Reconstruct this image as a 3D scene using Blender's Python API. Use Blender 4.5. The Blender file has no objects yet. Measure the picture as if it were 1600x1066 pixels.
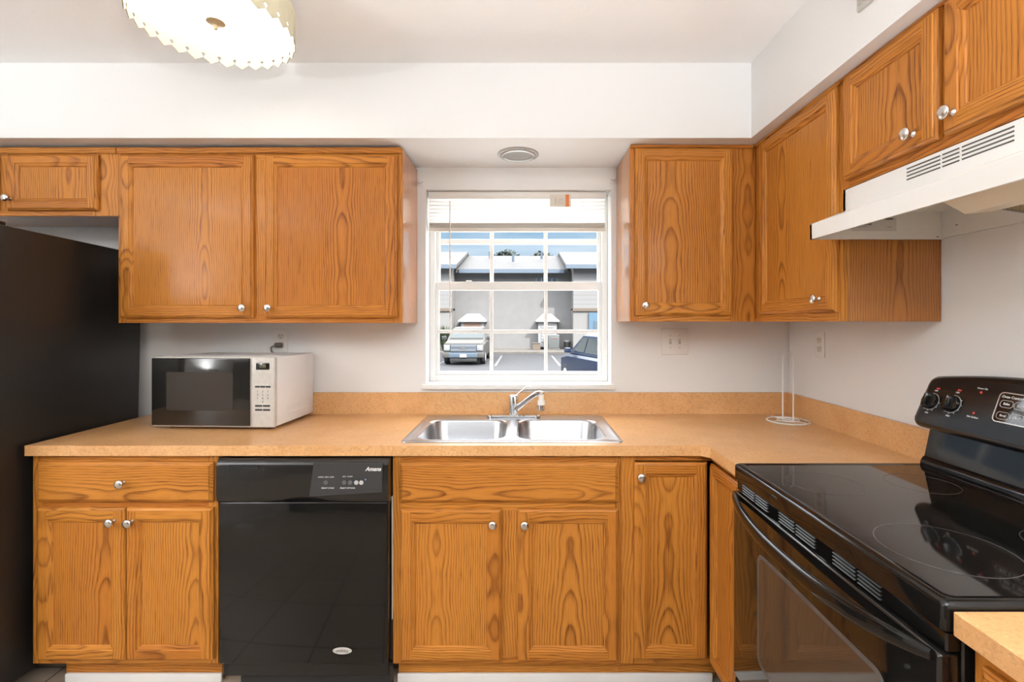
import bpy, bmesh, math, random
from mathutils import Matrix, Vector

C = bpy.context.scene
COL = C.collection
RND = random.Random(11)
PI = math.pi

# ------------------------------------------------------------------ camera
cam_d = bpy.data.cameras.new('camera')
cam_d.sensor_width = 36.0
cam_d.lens = 16.85
cam_d.shift_x = -0.01125
cam_d.shift_y = -0.01875
cam_d.clip_start = 0.02
cam_d.clip_end = 400
cam = bpy.data.objects.new('camera', cam_d)
COL.objects.link(cam)
cam.location = (0, -2.4, 1.372)
cam.rotation_euler = (PI / 2, 0, 0)
C.camera = cam

# ------------------------------------------------------------------ view
C.view_settings.view_transform = 'Standard'
C.view_settings.look = 'None'
C.view_settings.gamma = 1.0
C.view_settings.use_curve_mapping = False
C.view_settings.exposure = 0.5

# ------------------------------------------------------------------ sky
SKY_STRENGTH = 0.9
UNSEEN_SKY_BOOST = 7.5
w = bpy.data.worlds.new('sky')
C.world = w
w.use_nodes = True
nt = w.node_tree
nt.nodes.clear()
out = nt.nodes.new('ShaderNodeOutputWorld')
bg = nt.nodes.new('ShaderNodeBackground')
tc = nt.nodes.new('ShaderNodeTexCoord')
mp = nt.nodes.new('ShaderNodeMapping')
mp.inputs['Scale'].default_value = (1.2, 1.2, 5.0)
nz = nt.nodes.new('ShaderNodeTexNoise')
nz.inputs['Scale'].default_value = 2.2
nz.inputs['Detail'].default_value = 6
rp = nt.nodes.new('ShaderNodeValToRGB')
rp.color_ramp.elements[0].position = 0.42
rp.color_ramp.elements[0].color = (0.27, 0.43, 0.59, 1)
rp.color_ramp.elements[1].position = 0.72
rp.color_ramp.elements[1].color = (0.62, 0.72, 0.80, 1)
nt.links.new(tc.outputs['Generated'], mp.inputs['Vector'])
nt.links.new(mp.outputs['Vector'], nz.inputs['Vector'])
nt.links.new(nz.outputs['Fac'], rp.inputs['Fac'])
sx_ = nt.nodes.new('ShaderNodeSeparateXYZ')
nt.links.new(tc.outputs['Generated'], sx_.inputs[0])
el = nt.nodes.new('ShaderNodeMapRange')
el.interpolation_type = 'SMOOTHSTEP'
el.inputs[1].default_value = 0.22      # low sky is blue with wisps, unseen brightness added above to light the room
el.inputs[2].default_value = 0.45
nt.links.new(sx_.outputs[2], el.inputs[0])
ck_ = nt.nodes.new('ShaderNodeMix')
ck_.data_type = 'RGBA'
ck_.inputs[7].default_value = (UNSEEN_SKY_BOOST * 0.97, UNSEEN_SKY_BOOST, UNSEEN_SKY_BOOST * 1.04, 1)
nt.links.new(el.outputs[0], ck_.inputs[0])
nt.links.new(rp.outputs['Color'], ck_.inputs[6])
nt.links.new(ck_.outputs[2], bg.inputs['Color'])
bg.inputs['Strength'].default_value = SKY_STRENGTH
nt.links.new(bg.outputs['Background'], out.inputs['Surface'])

# ------------------------------------------------------------------ sun
sd = bpy.data.lights.new('sun', 'SUN')
sd.energy = 6.0
sd.angle = 0.009
sd.color = (1.0, 0.96, 0.9)
sun = bpy.data.objects.new('sun', sd)
COL.objects.link(sun)
sun.location = (20, -20, 30)
sun.rotation_euler = Vector((-0.55, 0.75, -0.85)).to_track_quat('-Z', 'Y').to_euler()

DRUM_LIGHT = 2.1      # emission of the drum ceiling light's diffuser
FILL_PANEL = 3.0     # emission of the fill panel added behind the camera
FILL_UPLIGHT = 84.0       # watts of each fill lamp added behind the camera
REAR = -5.4           # rear wall of the room


# ------------------------------------------------------------------ materials
def new_mat(name):
    m = bpy.data.materials.new(name)
    m.use_nodes = True
    b = m.node_tree.nodes['Principled BSDF']
    return m, m.node_tree, b


def N(nt, t, **kw):
    n = nt.nodes.new(t)
    for k, v in kw.items():
        setattr(n, k, v)
    return n


def pm(name, col, rough=0.5, metal=0.0, coat=0.0, spec=0.5, bump=0.0, bscale=200.0, mott=0.0, mscale=8.0):
    """plain principled material with optional noise bump and mottling"""
    m, nt, b = new_mat(name)
    b.inputs['Base Color'].default_value = (*col, 1)
    b.inputs['Roughness'].default_value = rough
    b.inputs['Metallic'].default_value = metal
    b.inputs['Coat Weight'].default_value = coat
    b.inputs['Coat Roughness'].default_value = 0.08
    b.inputs['Specular IOR Level'].default_value = spec
    if bump or mott:
        tc = N(nt, 'ShaderNodeTexCoord')
    if bump:
        nz = N(nt, 'ShaderNodeTexNoise')
        nz.inputs['Scale'].default_value = bscale
        nz.inputs['Detail'].default_value = 3
        bp = N(nt, 'ShaderNodeBump')
        bp.inputs['Strength'].default_value = bump
        bp.inputs['Distance'].default_value = 0.002
        nt.links.new(tc.outputs['Object'], nz.inputs['Vector'])
        nt.links.new(nz.outputs['Fac'], bp.inputs['Height'])
        nt.links.new(bp.outputs['Normal'], b.inputs['Normal'])
    if mott:
        nz = N(nt, 'ShaderNodeTexNoise')
        nz.inputs['Scale'].default_value = mscale
        nz.inputs['Detail'].default_value = 5
        rp = N(nt, 'ShaderNodeValToRGB')
        rp.color_ramp.elements[0].position = 0.3
        rp.color_ramp.elements[0].color = (*[c * (1 - mott) for c in col], 1)
        rp.color_ramp.elements[1].position = 0.7
        rp.color_ramp.elements[1].color = (*[min(1, c * (1 + mott)) for c in col], 1)
        nt.links.new(tc.outputs['Object'], nz.inputs['Vector'])
        nt.links.new(nz.outputs['Fac'], rp.inputs['Fac'])
        nt.links.new(rp.outputs['Color'], b.inputs['Base Color'])
    return m


def math_node(nt, op, a=None, b=None, c=None):
    n = N(nt, 'ShaderNodeMath', operation=op)
    for i, x in enumerate((a, b, c)):
        if x is None:
            continue
        if isinstance(x, (int, float)):
            n.inputs[i].default_value = x
        else:
            nt.links.new(x, n.inputs[i])
    return n.outputs[0]


def oak(name, light, mid, dark, rough=0.50, coat=0.12, ring=0.0078, contrast=1.0):
    """flat-sawn oak: growth rings cut lengthwise, from UV layers 'grain' (across, along) and 'seed'"""
    m, nt, b = new_mat(name)
    L = nt.links
    g = N(nt, 'ShaderNodeUVMap', uv_map='grain')
    s = N(nt, 'ShaderNodeUVMap', uv_map='seed')
    gs = N(nt, 'ShaderNodeSeparateXYZ'); L.new(g.outputs['UV'], gs.inputs[0])
    ss = N(nt, 'ShaderNodeSeparateXYZ'); L.new(s.outputs['UV'], ss.inputs[0])
    u, v, se, t = gs.outputs[0], gs.outputs[1], ss.outputs[0], ss.outputs[1]

    def noise(us, vs, detail=2, off=0.0, rough=0.5):
        c = N(nt, 'ShaderNodeCombineXYZ')
        L.new(math_node(nt, 'MULTIPLY', u, us), c.inputs[0])
        L.new(math_node(nt, 'MULTIPLY', v, vs), c.inputs[1])
        L.new(math_node(nt, 'ADD', math_node(nt, 'MULTIPLY', se, 7.31), off), c.inputs[2])
        n = N(nt, 'ShaderNodeTexNoise')
        n.inputs['Scale'].default_value = 1
        n.inputs['Detail'].default_value = detail
        n.inputs['Roughness'].default_value = rough
        L.new(c.outputs[0], n.inputs['Vector'])
        return n.outputs['Fac']

    # pith offset across the board and depth along it
    u0 = math_node(nt, 'MULTIPLY', math_node(nt, 'SUBTRACT', t, 0.5), 0.20)
    wob = math_node(nt, 'MULTIPLY', math_node(nt, 'SUBTRACT', noise(14, 5, 3, 3.0), 0.5), 0.014)
    uu = math_node(nt, 'ADD', math_node(nt, 'SUBTRACT', u, u0), wob)
    h0 = math_node(nt, 'MULTIPLY_ADD', math_node(nt, 'FRACT', math_node(nt, 'MULTIPLY', se, 1.93)), 0.06, 0.012)
    h = math_node(nt, 'ADD', h0, math_node(nt, 'ADD', math_node(nt, 'MULTIPLY', noise(0.0, 2.6, 2.0, 0.0), 0.055), math_node(nt, 'MULTIPLY', v, 0.02)))
    r = math_node(nt, 'SQRT', math_node(nt, 'ADD', math_node(nt, 'MULTIPLY', uu, uu), math_node(nt, 'MULTIPLY', h, h)))
    f = math_node(nt, 'FRACT', math_node(nt, 'DIVIDE', r, ring))
    rp = N(nt, 'ShaderNodeValToRGB')
    e = rp.color_ramp.elements
    e[0].position, e[0].color = 0.0, (0.25, 0.25, 0.25, 1)
    e[1].position, e[1].color = 0.22, (0, 0, 0, 1)
    for p, c in ((0.5, 0.10), (0.72, 0.45), (0.90, 1.0), (0.985, 0.75)):
        x = e.new(p); x.color = (c, c, c, 1)
    L.new(f, rp.inputs['Fac'])
    ringv = rp.outputs['Color']
    # ring strength varies over the board
    stren = math_node(nt, 'MULTIPLY_ADD', noise(5, 1.6, 2, 9.0), 0.9, 0.12)
    ringv = math_node(nt, 'MULTIPLY', math_node(nt, 'MULTIPLY', ringv, stren), contrast)
    # pores: short streaks lengthwise
    pore = N(nt, 'ShaderNodeValToRGB')
    pore.color_ramp.elements[0].position = 0.52
    pore.color_ramp.elements[1].position = 0.74
    L.new(noise(420, 11, 2, 21.0), pore.inputs['Fac'])
    porev = math_node(nt, 'MULTIPLY', pore.outputs['Color'], math_node(nt, 'MULTIPLY_ADD', ringv, 0.4, 0.42))
    darkv = math_node(nt, 'MINIMUM', math_node(nt, 'ADD', ringv, porev), 1.0)
    # board tint
    tint = N(nt, 'ShaderNodeMix', data_type='RGBA')
    tint.inputs[6].default_value = (*mid, 1)
    tint.inputs[7].default_value = (*light, 1)
    tf = math_node(nt, 'MULTIPLY_ADD', math_node(nt, 'FRACT', math_node(nt, 'MULTIPLY', se, 3.77)), 0.7,
                   math_node(nt, 'MULTIPLY_ADD', noise(6, 1.2, 2, 40.0), 0.7, -0.2))
    L.new(tf, tint.inputs[0])
    mx = N(nt, 'ShaderNodeMix', data_type='RGBA')
    L.new(darkv, mx.inputs[0])
    L.new(tint.outputs[2], mx.inputs[6])
    mx.inputs[7].default_value = (*dark, 1)
    L.new(mx.outputs[2], b.inputs['Base Color'])
    b.inputs['Roughness'].default_value = rough
    b.inputs['Coat Weight'].default_value = coat
    b.inputs['Coat Roughness'].default_value = 0.10
    b.inputs['Specular IOR Level'].default_value = 0.2
    bp = N(nt, 'ShaderNodeBump')
    bp.inputs['Strength'].default_value = 0.12
    bp.inputs['Distance'].default_value = 0.001
    bp.invert = True
    L.new(porev, bp.inputs['Height'])
    L.new(bp.outputs['Normal'], b.inputs['Normal'])
    return m


def laminate(name):
    m, nt, b = new_mat(name)
    L = nt.links
    tc = N(nt, 'ShaderNodeTexCoord')

    def nz(scale, detail, lo, hi, rough=0.6):
        n = N(nt, 'ShaderNodeTexNoise')
        n.inputs['Scale'].default_value = scale
        n.inputs['Detail'].default_value = detail
        n.inputs['Roughness'].default_value = rough
        L.new(tc.outputs['Object'], n.inputs['Vector'])
        r = N(nt, 'ShaderNodeMapRange')
        r.inputs[1].default_value = lo
        r.inputs[2].default_value = hi
        L.new(n.outputs['Fac'], r.inputs[0])
        return r.outputs[0]

    def mix(f, a, c):
        x = N(nt, 'ShaderNodeMix', data_type='RGBA')
        L.new(f, x.inputs[0])
        for i, q in ((6, a), (7, c)):
            if isinstance(q, tuple):
                x.inputs[i].default_value = (*q, 1)
            else:
                L.new(q, x.inputs[i])
        return x.outputs[2]
    c = mix(nz(7, 5, 0.3, 0.7), (0.72, 0.41, 0.185), (0.61, 0.32, 0.125))
    c = mix(math_node(nt, 'MULTIPLY', nz(120, 3, 0.50, 0.72), 0.55), c, (0.40, 0.19, 0.065))
    c = mix(math_node(nt, 'MULTIPLY', nz(150, 3, 0.58, 0.75), 0.6), c, (0.88, 0.60, 0.32))
    L.new(c, b.inputs['Base Color'])
    b.inputs['Roughness'].default_value = 0.30
    return m


def tile_mat(name):
    m, nt, b = new_mat(name)
    L = nt.links
    tc = N(nt, 'ShaderNodeTexCoord')
    mp = N(nt, 'ShaderNodeMapping')
    mp.inputs['Location'].default_value = (1.172, 1.146, 0)
    L.new(tc.outputs['Object'], mp.inputs['Vector'])
    br = N(nt, 'ShaderNodeTexBrick')
    br.offset = 0.0
    br.inputs['Scale'].default_value = 1.0
    br.inputs['Brick Width'].default_value = 0.325
    br.inputs['Row Height'].default_value = 0.325
    br.inputs['Mortar Size'].default_value = 0.004
    br.inputs['Mortar Smooth'].default_value = 0.1
    br.inputs['Color1'].default_value = (0.40, 0.31, 0.23, 1)
    br.inputs['Color2'].default_value = (0.35, 0.27, 0.20, 1)
    br.inputs['Mortar'].default_value = (0.10, 0.08, 0.065, 1)
    L.new(mp.outputs['Vector'], br.inputs['Vector'])
    L.new(br.outputs['Color'], b.inputs['Base Color'])
    b.inputs['Roughness'].default_value = 0.35
    return m


def glass_mat(name, gloss=0.06, tint=(1, 1, 1)):
    m = bpy.data.materials.new(name)
    m.use_nodes = True
    nt = m.node_tree
    nt.nodes.clear()
    o = N(nt, 'ShaderNodeOutputMaterial')
    tr = N(nt, 'ShaderNodeBsdfTransparent'); tr.inputs[0].default_value = (*tint, 1)
    gl = N(nt, 'ShaderNodeBsdfGlossy'); gl.inputs['Roughness'].default_value = 0.02
    mx = N(nt, 'ShaderNodeMixShader'); mx.inputs[0].default_value = gloss
    nt.links.new(tr.outputs[0], mx.inputs[1])
    nt.links.new(gl.outputs[0], mx.inputs[2])
    nt.links.new(mx.outputs[0], o.inputs[0])
    return m


def translucent_mat(name, col, fac):
    m = bpy.data.materials.new(name)
    m.use_nodes = True
    nt = m.node_tree
    nt.nodes.clear()
    o = N(nt, 'ShaderNodeOutputMaterial')
    d = N(nt, 'ShaderNodeBsdfDiffuse'); d.inputs[0].default_value = (*col, 1)
    t = N(nt, 'ShaderNodeBsdfTranslucent'); t.inputs[0].default_value = (*col, 1)
    mx = N(nt, 'ShaderNodeMixShader'); mx.inputs[0].default_value = fac
    nt.links.new(d.outputs[0], mx.inputs[1])
    nt.links.new(t.outputs[0], mx.inputs[2])
    nt.links.new(mx.outputs[0], o.inputs[0])
    return m


def emit_mat(name, col, strength):
    m, nt, b = new_mat(name)
    b.inputs['Base Color'].default_value = (*col, 1)
    b.inputs['Emission Color'].default_value = (*col, 1)
    b.inputs['Emission Strength'].default_value = strength
    return m


def siding_mat(name, col, pitch):
    m, nt, b = new_mat(name)
    tc = N(nt, 'ShaderNodeTexCoord')
    sp = N(nt, 'ShaderNodeSeparateXYZ')
    nt.links.new(tc.outputs['Object'], sp.inputs[0])
    f = math_node(nt, 'FRACT', math_node(nt, 'DIVIDE', sp.outputs[2], pitch))
    rp = N(nt, 'ShaderNodeValToRGB')
    rp.color_ramp.elements[0].position = 0.0
    rp.color_ramp.elements[0].color = (*[c * 0.55 for c in col], 1)
    rp.color_ramp.elements[1].position = 0.12
    rp.color_ramp.elements[1].color = (*col, 1)
    nt.links.new(f, rp.inputs['Fac'])
    nt.links.new(rp.outputs['Color'], b.inputs['Base Color'])
    b.inputs['Roughness'].default_value = 0.7
    return m


M = {}
M['oak'] = oak('honey_oak', (0.57, 0.232, 0.036), (0.45, 0.152, 0.021), (0.140, 0.037, 0.005))
M['veneer'] = oak('lacquered_oak_veneer', (0.52, 0.205, 0.033), (0.42, 0.145, 0.022), (0.16, 0.044, 0.007), rough=0.35, coat=1.0)
M['wall'] = pm('wall_paint', (0.80, 0.79, 0.775), 0.65, bump=0.10, bscale=160)
M['soffit'] = pm('soffit_paint', (0.76, 0.758, 0.75), 0.65, bump=0.10, bscale=160)
M['ceil'] = pm('ceiling_paint', (0.90, 0.90, 0.895), 0.8, bump=0.3, bscale=90)
M['trimw'] = pm('white_trim_paint', (0.83, 0.82, 0.79), 0.4)
M['tile'] = tile_mat('floor_tile')
M['lam'] = laminate('tan_speckled_laminate')
M['steel'] = pm('brushed_steel', (0.50, 0.51, 0.53), 0.27, metal=1.0, bump=0.04, bscale=60)
M['chrome'] = pm('chrome', (0.70, 0.71, 0.73), 0.07, metal=1.0)
M['nickel'] = pm('brushed_nickel', (0.66, 0.64, 0.61), 0.27, metal=1.0)
M['black'] = pm('gloss_black_enamel', (0.007, 0.0065, 0.006), 0.07, spec=0.38)
M['blackt'] = pm('textured_black_enamel', (0.012, 0.011, 0.010), 0.33, bump=0.25, bscale=420)
M['blackp'] = pm('black_plastic', (0.010, 0.009, 0.0085), 0.22)
M['glassb'] = pm('black_ceramic_glass', (0.008, 0.0075, 0.007), 0.05, spec=0.75)
M['ovenglass'] = pm('oven_window_glass', (0.055, 0.040, 0.028), 0.04, spec=0.75)
M['ringm'] = pm('burner_print_grey', (0.09, 0.085, 0.08), 0.15)
M['whitee'] = pm('white_enamel', (0.84, 0.83, 0.80), 0.28)
M['whitep'] = pm('white_plastic', (0.80, 0.78, 0.745), 0.38)
M['ivory'] = pm('ivory_plastic', (0.72, 0.67, 0.58), 0.4)
M['silverp'] = pm('silver_plastic', (0.53, 0.505, 0.465), 0.42, mott=0.06, mscale=40)
M['mwwhite'] = pm('microwave_white', (0.80, 0.80, 0.80), 0.35)
M['mwglass'] = pm('microwave_door_glass', (0.012, 0.011, 0.010), 0.07, spec=0.6, mott=0.5, mscale=9)
M['mwmesh'] = pm('microwave_window_mesh', (0.036, 0.028, 0.022), 0.2, spec=0.3)
M['dark'] = pm('dark_plastic', (0.02, 0.02, 0.02), 0.6)  # plain dark plastic for tubs, feet and grilles
M['slot'] = pm('slot_dark', (0.10, 0.10, 0.10), 0.6)
M['greytxt'] = pm('grey_print', (0.45, 0.45, 0.45), 0.5)
M['darktxt'] = pm('dark_print', (0.05, 0.05, 0.05), 0.5)
M['whitetxt'] = pm('white_print', (0.80, 0.80, 0.80), 0.5)
M['redtxt'] = pm('red_print', (0.60, 0.05, 0.04), 0.4)
M['panelgrey'] = pm('charcoal_plastic', (0.035, 0.036, 0.038), 0.35)
M['slatm'] = pm('grey_vent_slat', (0.065, 0.065, 0.068), 0.22)
M['wire'] = pm('white_coated_wire', (0.80, 0.78, 0.74), 0.3)
M['cord'] = pm('grey_cord_rubber', (0.14, 0.12, 0.11), 0.5)
M['slat'] = translucent_mat('blind_slat', (0.96, 0.955, 0.945), 0.7)
M['blindp'] = pm('blind_rail', (0.72, 0.69, 0.63), 0.45)
M['winf'] = pm('window_aluminium_white', (0.84, 0.84, 0.82), 0.35)
M['glass'] = glass_mat('window_glass', 0.003)
M['paper'] = pm('sticker_paper', (0.70, 0.64, 0.56), 0.6)
M['orange'] = pm('sticker_orange', (0.72, 0.22, 0.06), 0.6)
M['shade'] = pm('drum_shade_cream', (0.64, 0.585, 0.42), 0.45)
M['diff'] = emit_mat('drum_diffuser', (1.0, 0.95, 0.87), DRUM_LIGHT)
M['panel'] = emit_mat('fill_panel_diffuser', (0.96, 0.985, 1.0), FILL_PANEL)
M['brass'] = pm('tan_brass', (0.50, 0.39, 0.24), 0.4, metal=0.4)
M['lens'] = pm('frosted_lens', (0.33, 0.33, 0.325), 0.5)
M['almond'] = pm('almond_lamp_cover', (0.74, 0.68, 0.57), 0.4)
M['filter'] = pm('greasy_filter', (0.30, 0.22, 0.10), 0.4, metal=0.6)
M['vent'] = pm('vent_grey', (0.48, 0.465, 0.43), 0.6)
M['whitegoo'] = pm('tub_edge', (0.55, 0.55, 0.53), 0.5)
# outdoors
M['asphalt'] = pm('asphalt', (0.020, 0.020, 0.022), 0.85, mott=0.25, mscale=3)
M['paint'] = pm('stall_paint', (0.085, 0.085, 0.083), 0.7)
M['walk'] = pm('sidewalk_concrete', (0.085, 0.077, 0.067), 0.85, mott=0.15, mscale=2)
M['stucco'] = pm('grey_stucco', (0.142, 0.138, 0.135), 0.85, bump=0.3, bscale=8, mott=0.06, mscale=1.5)
M['stuccow'] = pm('white_stucco', (0.155, 0.150, 0.144), 0.85)
M['siding'] = siding_mat('white_siding', (0.155, 0.152, 0.149), 0.30)
M['rooft'] = pm('pale_shingles', (0.050, 0.0485, 0.0475), 0.9, mott=0.22, mscale=6)
M['fascia'] = pm('blue_grey_fascia', (0.075, 0.10, 0.13), 0.7)
M['browntrim'] = pm('brown_trim', (0.10, 0.075, 0.055), 0.7)
M['shutter'] = pm('brown_shutter', (0.17, 0.10, 0.07), 0.7)
M['bluedoor'] = pm('blue_door', (0.06, 0.11, 0.16), 0.5)
M['winext'] = pm('dark_window', (0.08, 0.10, 0.12), 0.1)
M['acmetal'] = pm('grey_green_metal', (0.07, 0.08, 0.08), 0.6)
M['green'] = pm('leaf_green', (0.035, 0.047, 0.018), 0.7, mott=0.4, mscale=6)
M['treegreen'] = pm('far_tree_green', (0.012, 0.018, 0.013), 0.8, mott=0.4, mscale=2)
M['bark'] = pm('bark', (0.15, 0.11, 0.08), 0.9)
M['truck'] = pm('champagne_paint', (0.066, 0.063, 0.058), 0.5, spec=0.15)
M['bumper'] = pm('blue_grey_bumper', (0.07, 0.09, 0.115), 0.4, spec=0.2)
M['car'] = pm('blue_car_paint', (0.012, 0.020, 0.042), 0.3, spec=0.3)
M['carglass'] = pm('car_glass', (0.04, 0.048, 0.05), 0.08, spec=0.3)
M['whiteext'] = pm('exterior_white', (0.21, 0.21, 0.21), 0.5)
M['tyre'] = pm('tyre_rubber', (0.02, 0.02, 0.02), 0.8)
M['lamp'] = pm('headlamp_glass', (0.20, 0.205, 0.205), 0.15)


# ------------------------------------------------------------------ object helpers
def link(o, parent=None):
    COL.objects.link(o)
    if parent is not None:
        o.parent = parent
    return o


def tag(o, label=None, cat=None, group=None, kind=None):
    if label: o['label'] = label
    if cat: o['category'] = cat
    if group: o['group'] = group
    if kind: o['kind'] = kind
    return o


def thing(name, label, cat, loc=(0, 0, 0), rz=0.0, group=None, kind=None):
    o = bpy.data.objects.new(name, None)
    o.empty_display_size = 0.05
    link(o)
    o.location = loc
    o.rotation_euler = (0, 0, rz)
    return tag(o, label, cat, group, kind)


def obj(name, bm, mats, parent=None, loc=(0, 0, 0), smooth=True, angle=32):
    me = bpy.data.meshes.new(name)
    bmesh.ops.recalc_face_normals(bm, faces=bm.faces)
    bm.to_mesh(me)
    bm.free()
    for m in (mats if isinstance(mats, (list, tuple)) else [mats]):
        me.materials.append(m)
    if smooth:
        for p in me.polygons:
            p.use_smooth = True
        me.set_sharp_from_angle(angle=math.radians(angle))
    o = bpy.data.objects.new(name, me)
    link(o, parent)
    o.location = loc
    return o


def copy_tree(o, parent=None):
    c = o.copy()
    COL.objects.link(c)
    c.parent = parent
    for ch in list(o.children):
        copy_tree(ch, c)
    return c


def BM():
    return bmesh.new()


def box(bm, x0, x1, y0, y1, z0, z1, bev=0.0, seg=2, mat=0, mtx=None):
    r = bmesh.ops.create_cube(bm, size=1)
    vs = r['verts']
    for v in vs:
        v.co = Vector(((x0 + x1) / 2 + v.co.x * (x1 - x0), (y0 + y1) / 2 + v.co.y * (y1 - y0), (z0 + z1) / 2 + v.co.z * (z1 - z0)))
    fs = list({f for v in vs for f in v.link_faces})
    if bev > 0:
        es = list({e for v in vs for e in v.link_edges})
        rr = bmesh.ops.bevel(bm, geom=es + vs, offset=bev, segments=seg, affect='EDGES', profile=0.5)
        fs = list({f for f in rr['faces']} | {f for v in rr['verts'] for f in v.link_faces})
    vs = list({v for f in fs for v in f.verts})
    for f in fs:
        f.material_index = mat
    if mtx is not None:
        bmesh.ops.transform(bm, matrix=mtx, verts=vs)
    return fs


def grain(bm, faces, axis, center=None, seed=None, tint=None):
    """store wood grain coordinates: axis = 0/1/2, the direction the grain runs"""
    lg = bm.loops.layers.uv.get('grain') or bm.loops.layers.uv.new('grain')
    ls = bm.loops.layers.uv.get('seed') or bm.loops.layers.uv.new('seed')
    if seed is None: seed = RND.uniform(0, 60)
    if tint is None: tint = RND.random()
    if center is None:
        cs = [v.co for f in faces for v in f.verts]
        center = [(min(c[i] for c in cs) + max(c[i] for c in cs)) / 2 for i in range(3)]
    for f in faces:
        f.normal_update()
        n = [abs(q) for q in f.normal]
        d = n.index(max(n))
        if d == axis:
            others = [i for i in range(3) if i != axis]
            ua, va = others
        else:
            va = axis
            ua = [i for i in range(3) if i != axis and i != d][0]
        for l in f.loops:
            co = l.vert.co
            extra = 0.0
            if d != axis:
                extra = (co[d] - center[d]) * 0.7
            l[lg].uv = (co[ua] - center[ua] + extra, co[va] - center[va])
            l[ls].uv = (seed, tint)


def board(bm, x0, x1, y0, y1, z0, z1, axis, bev=0.0012, mat=0, seed=None, tint=None):
    fs = box(bm, x0, x1, y0, y1, z0, z1, bev, 1, mat)
    grain(bm, fs, axis, seed=seed, tint=tint)
    return fs


def lathe(bm, prof, mtx=None, seg=24, mat=0, cap=True):
    """prof: [(radius, height)] turned about local Z, then mtx"""
    rings = []
    for r, h in prof:
        if r < 1e-6:
            rings.append([bm.verts.new((0, 0, h))])
        else:
            rings.append([bm.verts.new((r * math.cos(2 * PI * k / seg), r * math.sin(2 * PI * k / seg), h)) for k in range(seg)])
    fs = []
    for a, b in zip(rings[:-1], rings[1:]):
        for k in range(seg):
            k2 = (k + 1) % seg
            if len(a) == 1 and len(b) == 1:
                continue
            if len(a) == 1:
                fs.append(bm.faces.new((a[0], b[k], b[k2])))
            elif len(b) == 1:
                fs.append(bm.faces.new((a[k], a[k2], b[0])))
            else:
                fs.append(bm.faces.new((a[k], a[k2], b[k2], b[k])))
    if cap:
        for rg in (rings[0], rings[-1]):
            if len(rg) > 1:
                fs.append(bm.faces.new(rg))
    for f in fs:
        f.material_index = mat
    if mtx is not None:
        bmesh.ops.transform(bm, matrix=mtx, verts=[v for rg in rings for v in rg])
    return fs


def tube(bm, pts, rad, seg=10, closed=False, mat=0):
    pts = [Vector(p) for p in pts]
    n = len(pts)
    rads = rad if isinstance(rad, (list, tuple)) else [rad] * n
    tans = []
    for i in range(n):
        a = pts[(i - 1) % n] if (closed or i > 0) else pts[i]
        b = pts[(i + 1) % n] if (closed or i < n - 1) else pts[i]
        tans.append((b - a).normalized())
    ref = Vector((0, 0, 1)) if abs(tans[0].z) < 0.9 else Vector((1, 0, 0))
    nrm = (ref - tans[0] * ref.dot(tans[0])).normalized()
    rings = []
    for i in range(n):
        nrm = (nrm - tans[i] * nrm.dot(tans[i])).normalized()
        bi = tans[i].cross(nrm)
        rings.append([bm.verts.new(pts[i] + (nrm * math.cos(2 * PI * k / seg) + bi * math.sin(2 * PI * k / seg)) * rads[i]) for k in range(seg)])
    fs = []
    m = n if closed else n - 1
    for i in range(m):
        a, b = rings[i], rings[(i + 1) % n]
        sh = 0
        if closed and i == n - 1:
            d = [(a[0].co - b[k].co).length for k in range(seg)]
            sh = d.index(min(d))
        for k in range(seg):
            fs.append(bm.faces.new((a[k], a[(k + 1) % seg], b[(k + 1 + sh) % seg], b[(k + sh) % seg])))
    if not closed:
        fs.append(bm.faces.new(rings[0]))
        fs.append(bm.faces.new(rings[-1]))
    for f in fs:
        f.material_index = mat
    return fs


def rrect(x0, x1, y0, y1, r, seg=6):
    pts = []
    for cx, cy, a0 in ((x1 - r, y1 - r, 0), (x0 + r, y1 - r, 90), (x0 + r, y0 + r, 180), (x1 - r, y0 + r, 270)):
        for k in range(seg + 1):
            a = math.radians(a0 + 90 * k / seg)
            pts.append((cx + r * math.cos(a), cy + r * math.sin(a)))
    return pts


def loft(bm, rings, closed_ring=True, cap0=True, cap1=True, mat=0):
    vr = [[bm.verts.new(p) for p in r] for r in rings]
    fs = []
    for a, b in zip(vr[:-1], vr[1:]):
        n = len(a)
        for k in range(n if closed_ring else n - 1):
            k2 = (k + 1) % n
            fs.append(bm.faces.new((a[k], a[k2], b[k2], b[k])))
    if cap0: fs.append(bm.faces.new(vr[0]))
    if cap1: fs.append(bm.faces.new(vr[-1]))
    for f in fs:
        f.material_index = mat
    return fs


def prism(bm, pts2, fn, d0, d1, mat=0):
    """extrude a 2D outline; fn(a, b, d) gives the 3D point"""
    return loft(bm, [[fn(a, b, d0) for a, b in pts2], [fn(a, b, d1) for a, b in pts2]], mat=mat)


def text(name, body, size, mtx, m, parent, shear=0.0, align='CENTER', extrude=0.0004, sx=1.0, bold=0.0):
    cu = bpy.data.curves.new(name, 'FONT')
    cu.body = body
    cu.size = size
    cu.align_x = align
    cu.align_y = 'CENTER'
    cu.extrude = extrude
    cu.shear = shear
    cu.offset = bold
    cu.materials.append(m)
    tmp = bpy.data.objects.new(name, cu)
    COL.objects.link(tmp)
    bpy.context.view_layer.update()
    me = bpy.data.meshes.new_from_object(tmp.evaluated_get(bpy.context.evaluated_depsgraph_get()))
    bpy.data.objects.remove(tmp)
    bpy.data.curves.remove(cu)
    me.name = name
    me.transform(mtx @ Matrix.Diagonal((sx, 1, 1, 1)))
    o = bpy.data.objects.new(name, me)
    link(o, parent)
    return o


def face_front(x, y, z):      # text plane facing -Y
    return Matrix.Translation((x, y, z)) @ Matrix.Rotation(PI / 2, 4, 'X')


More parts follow.
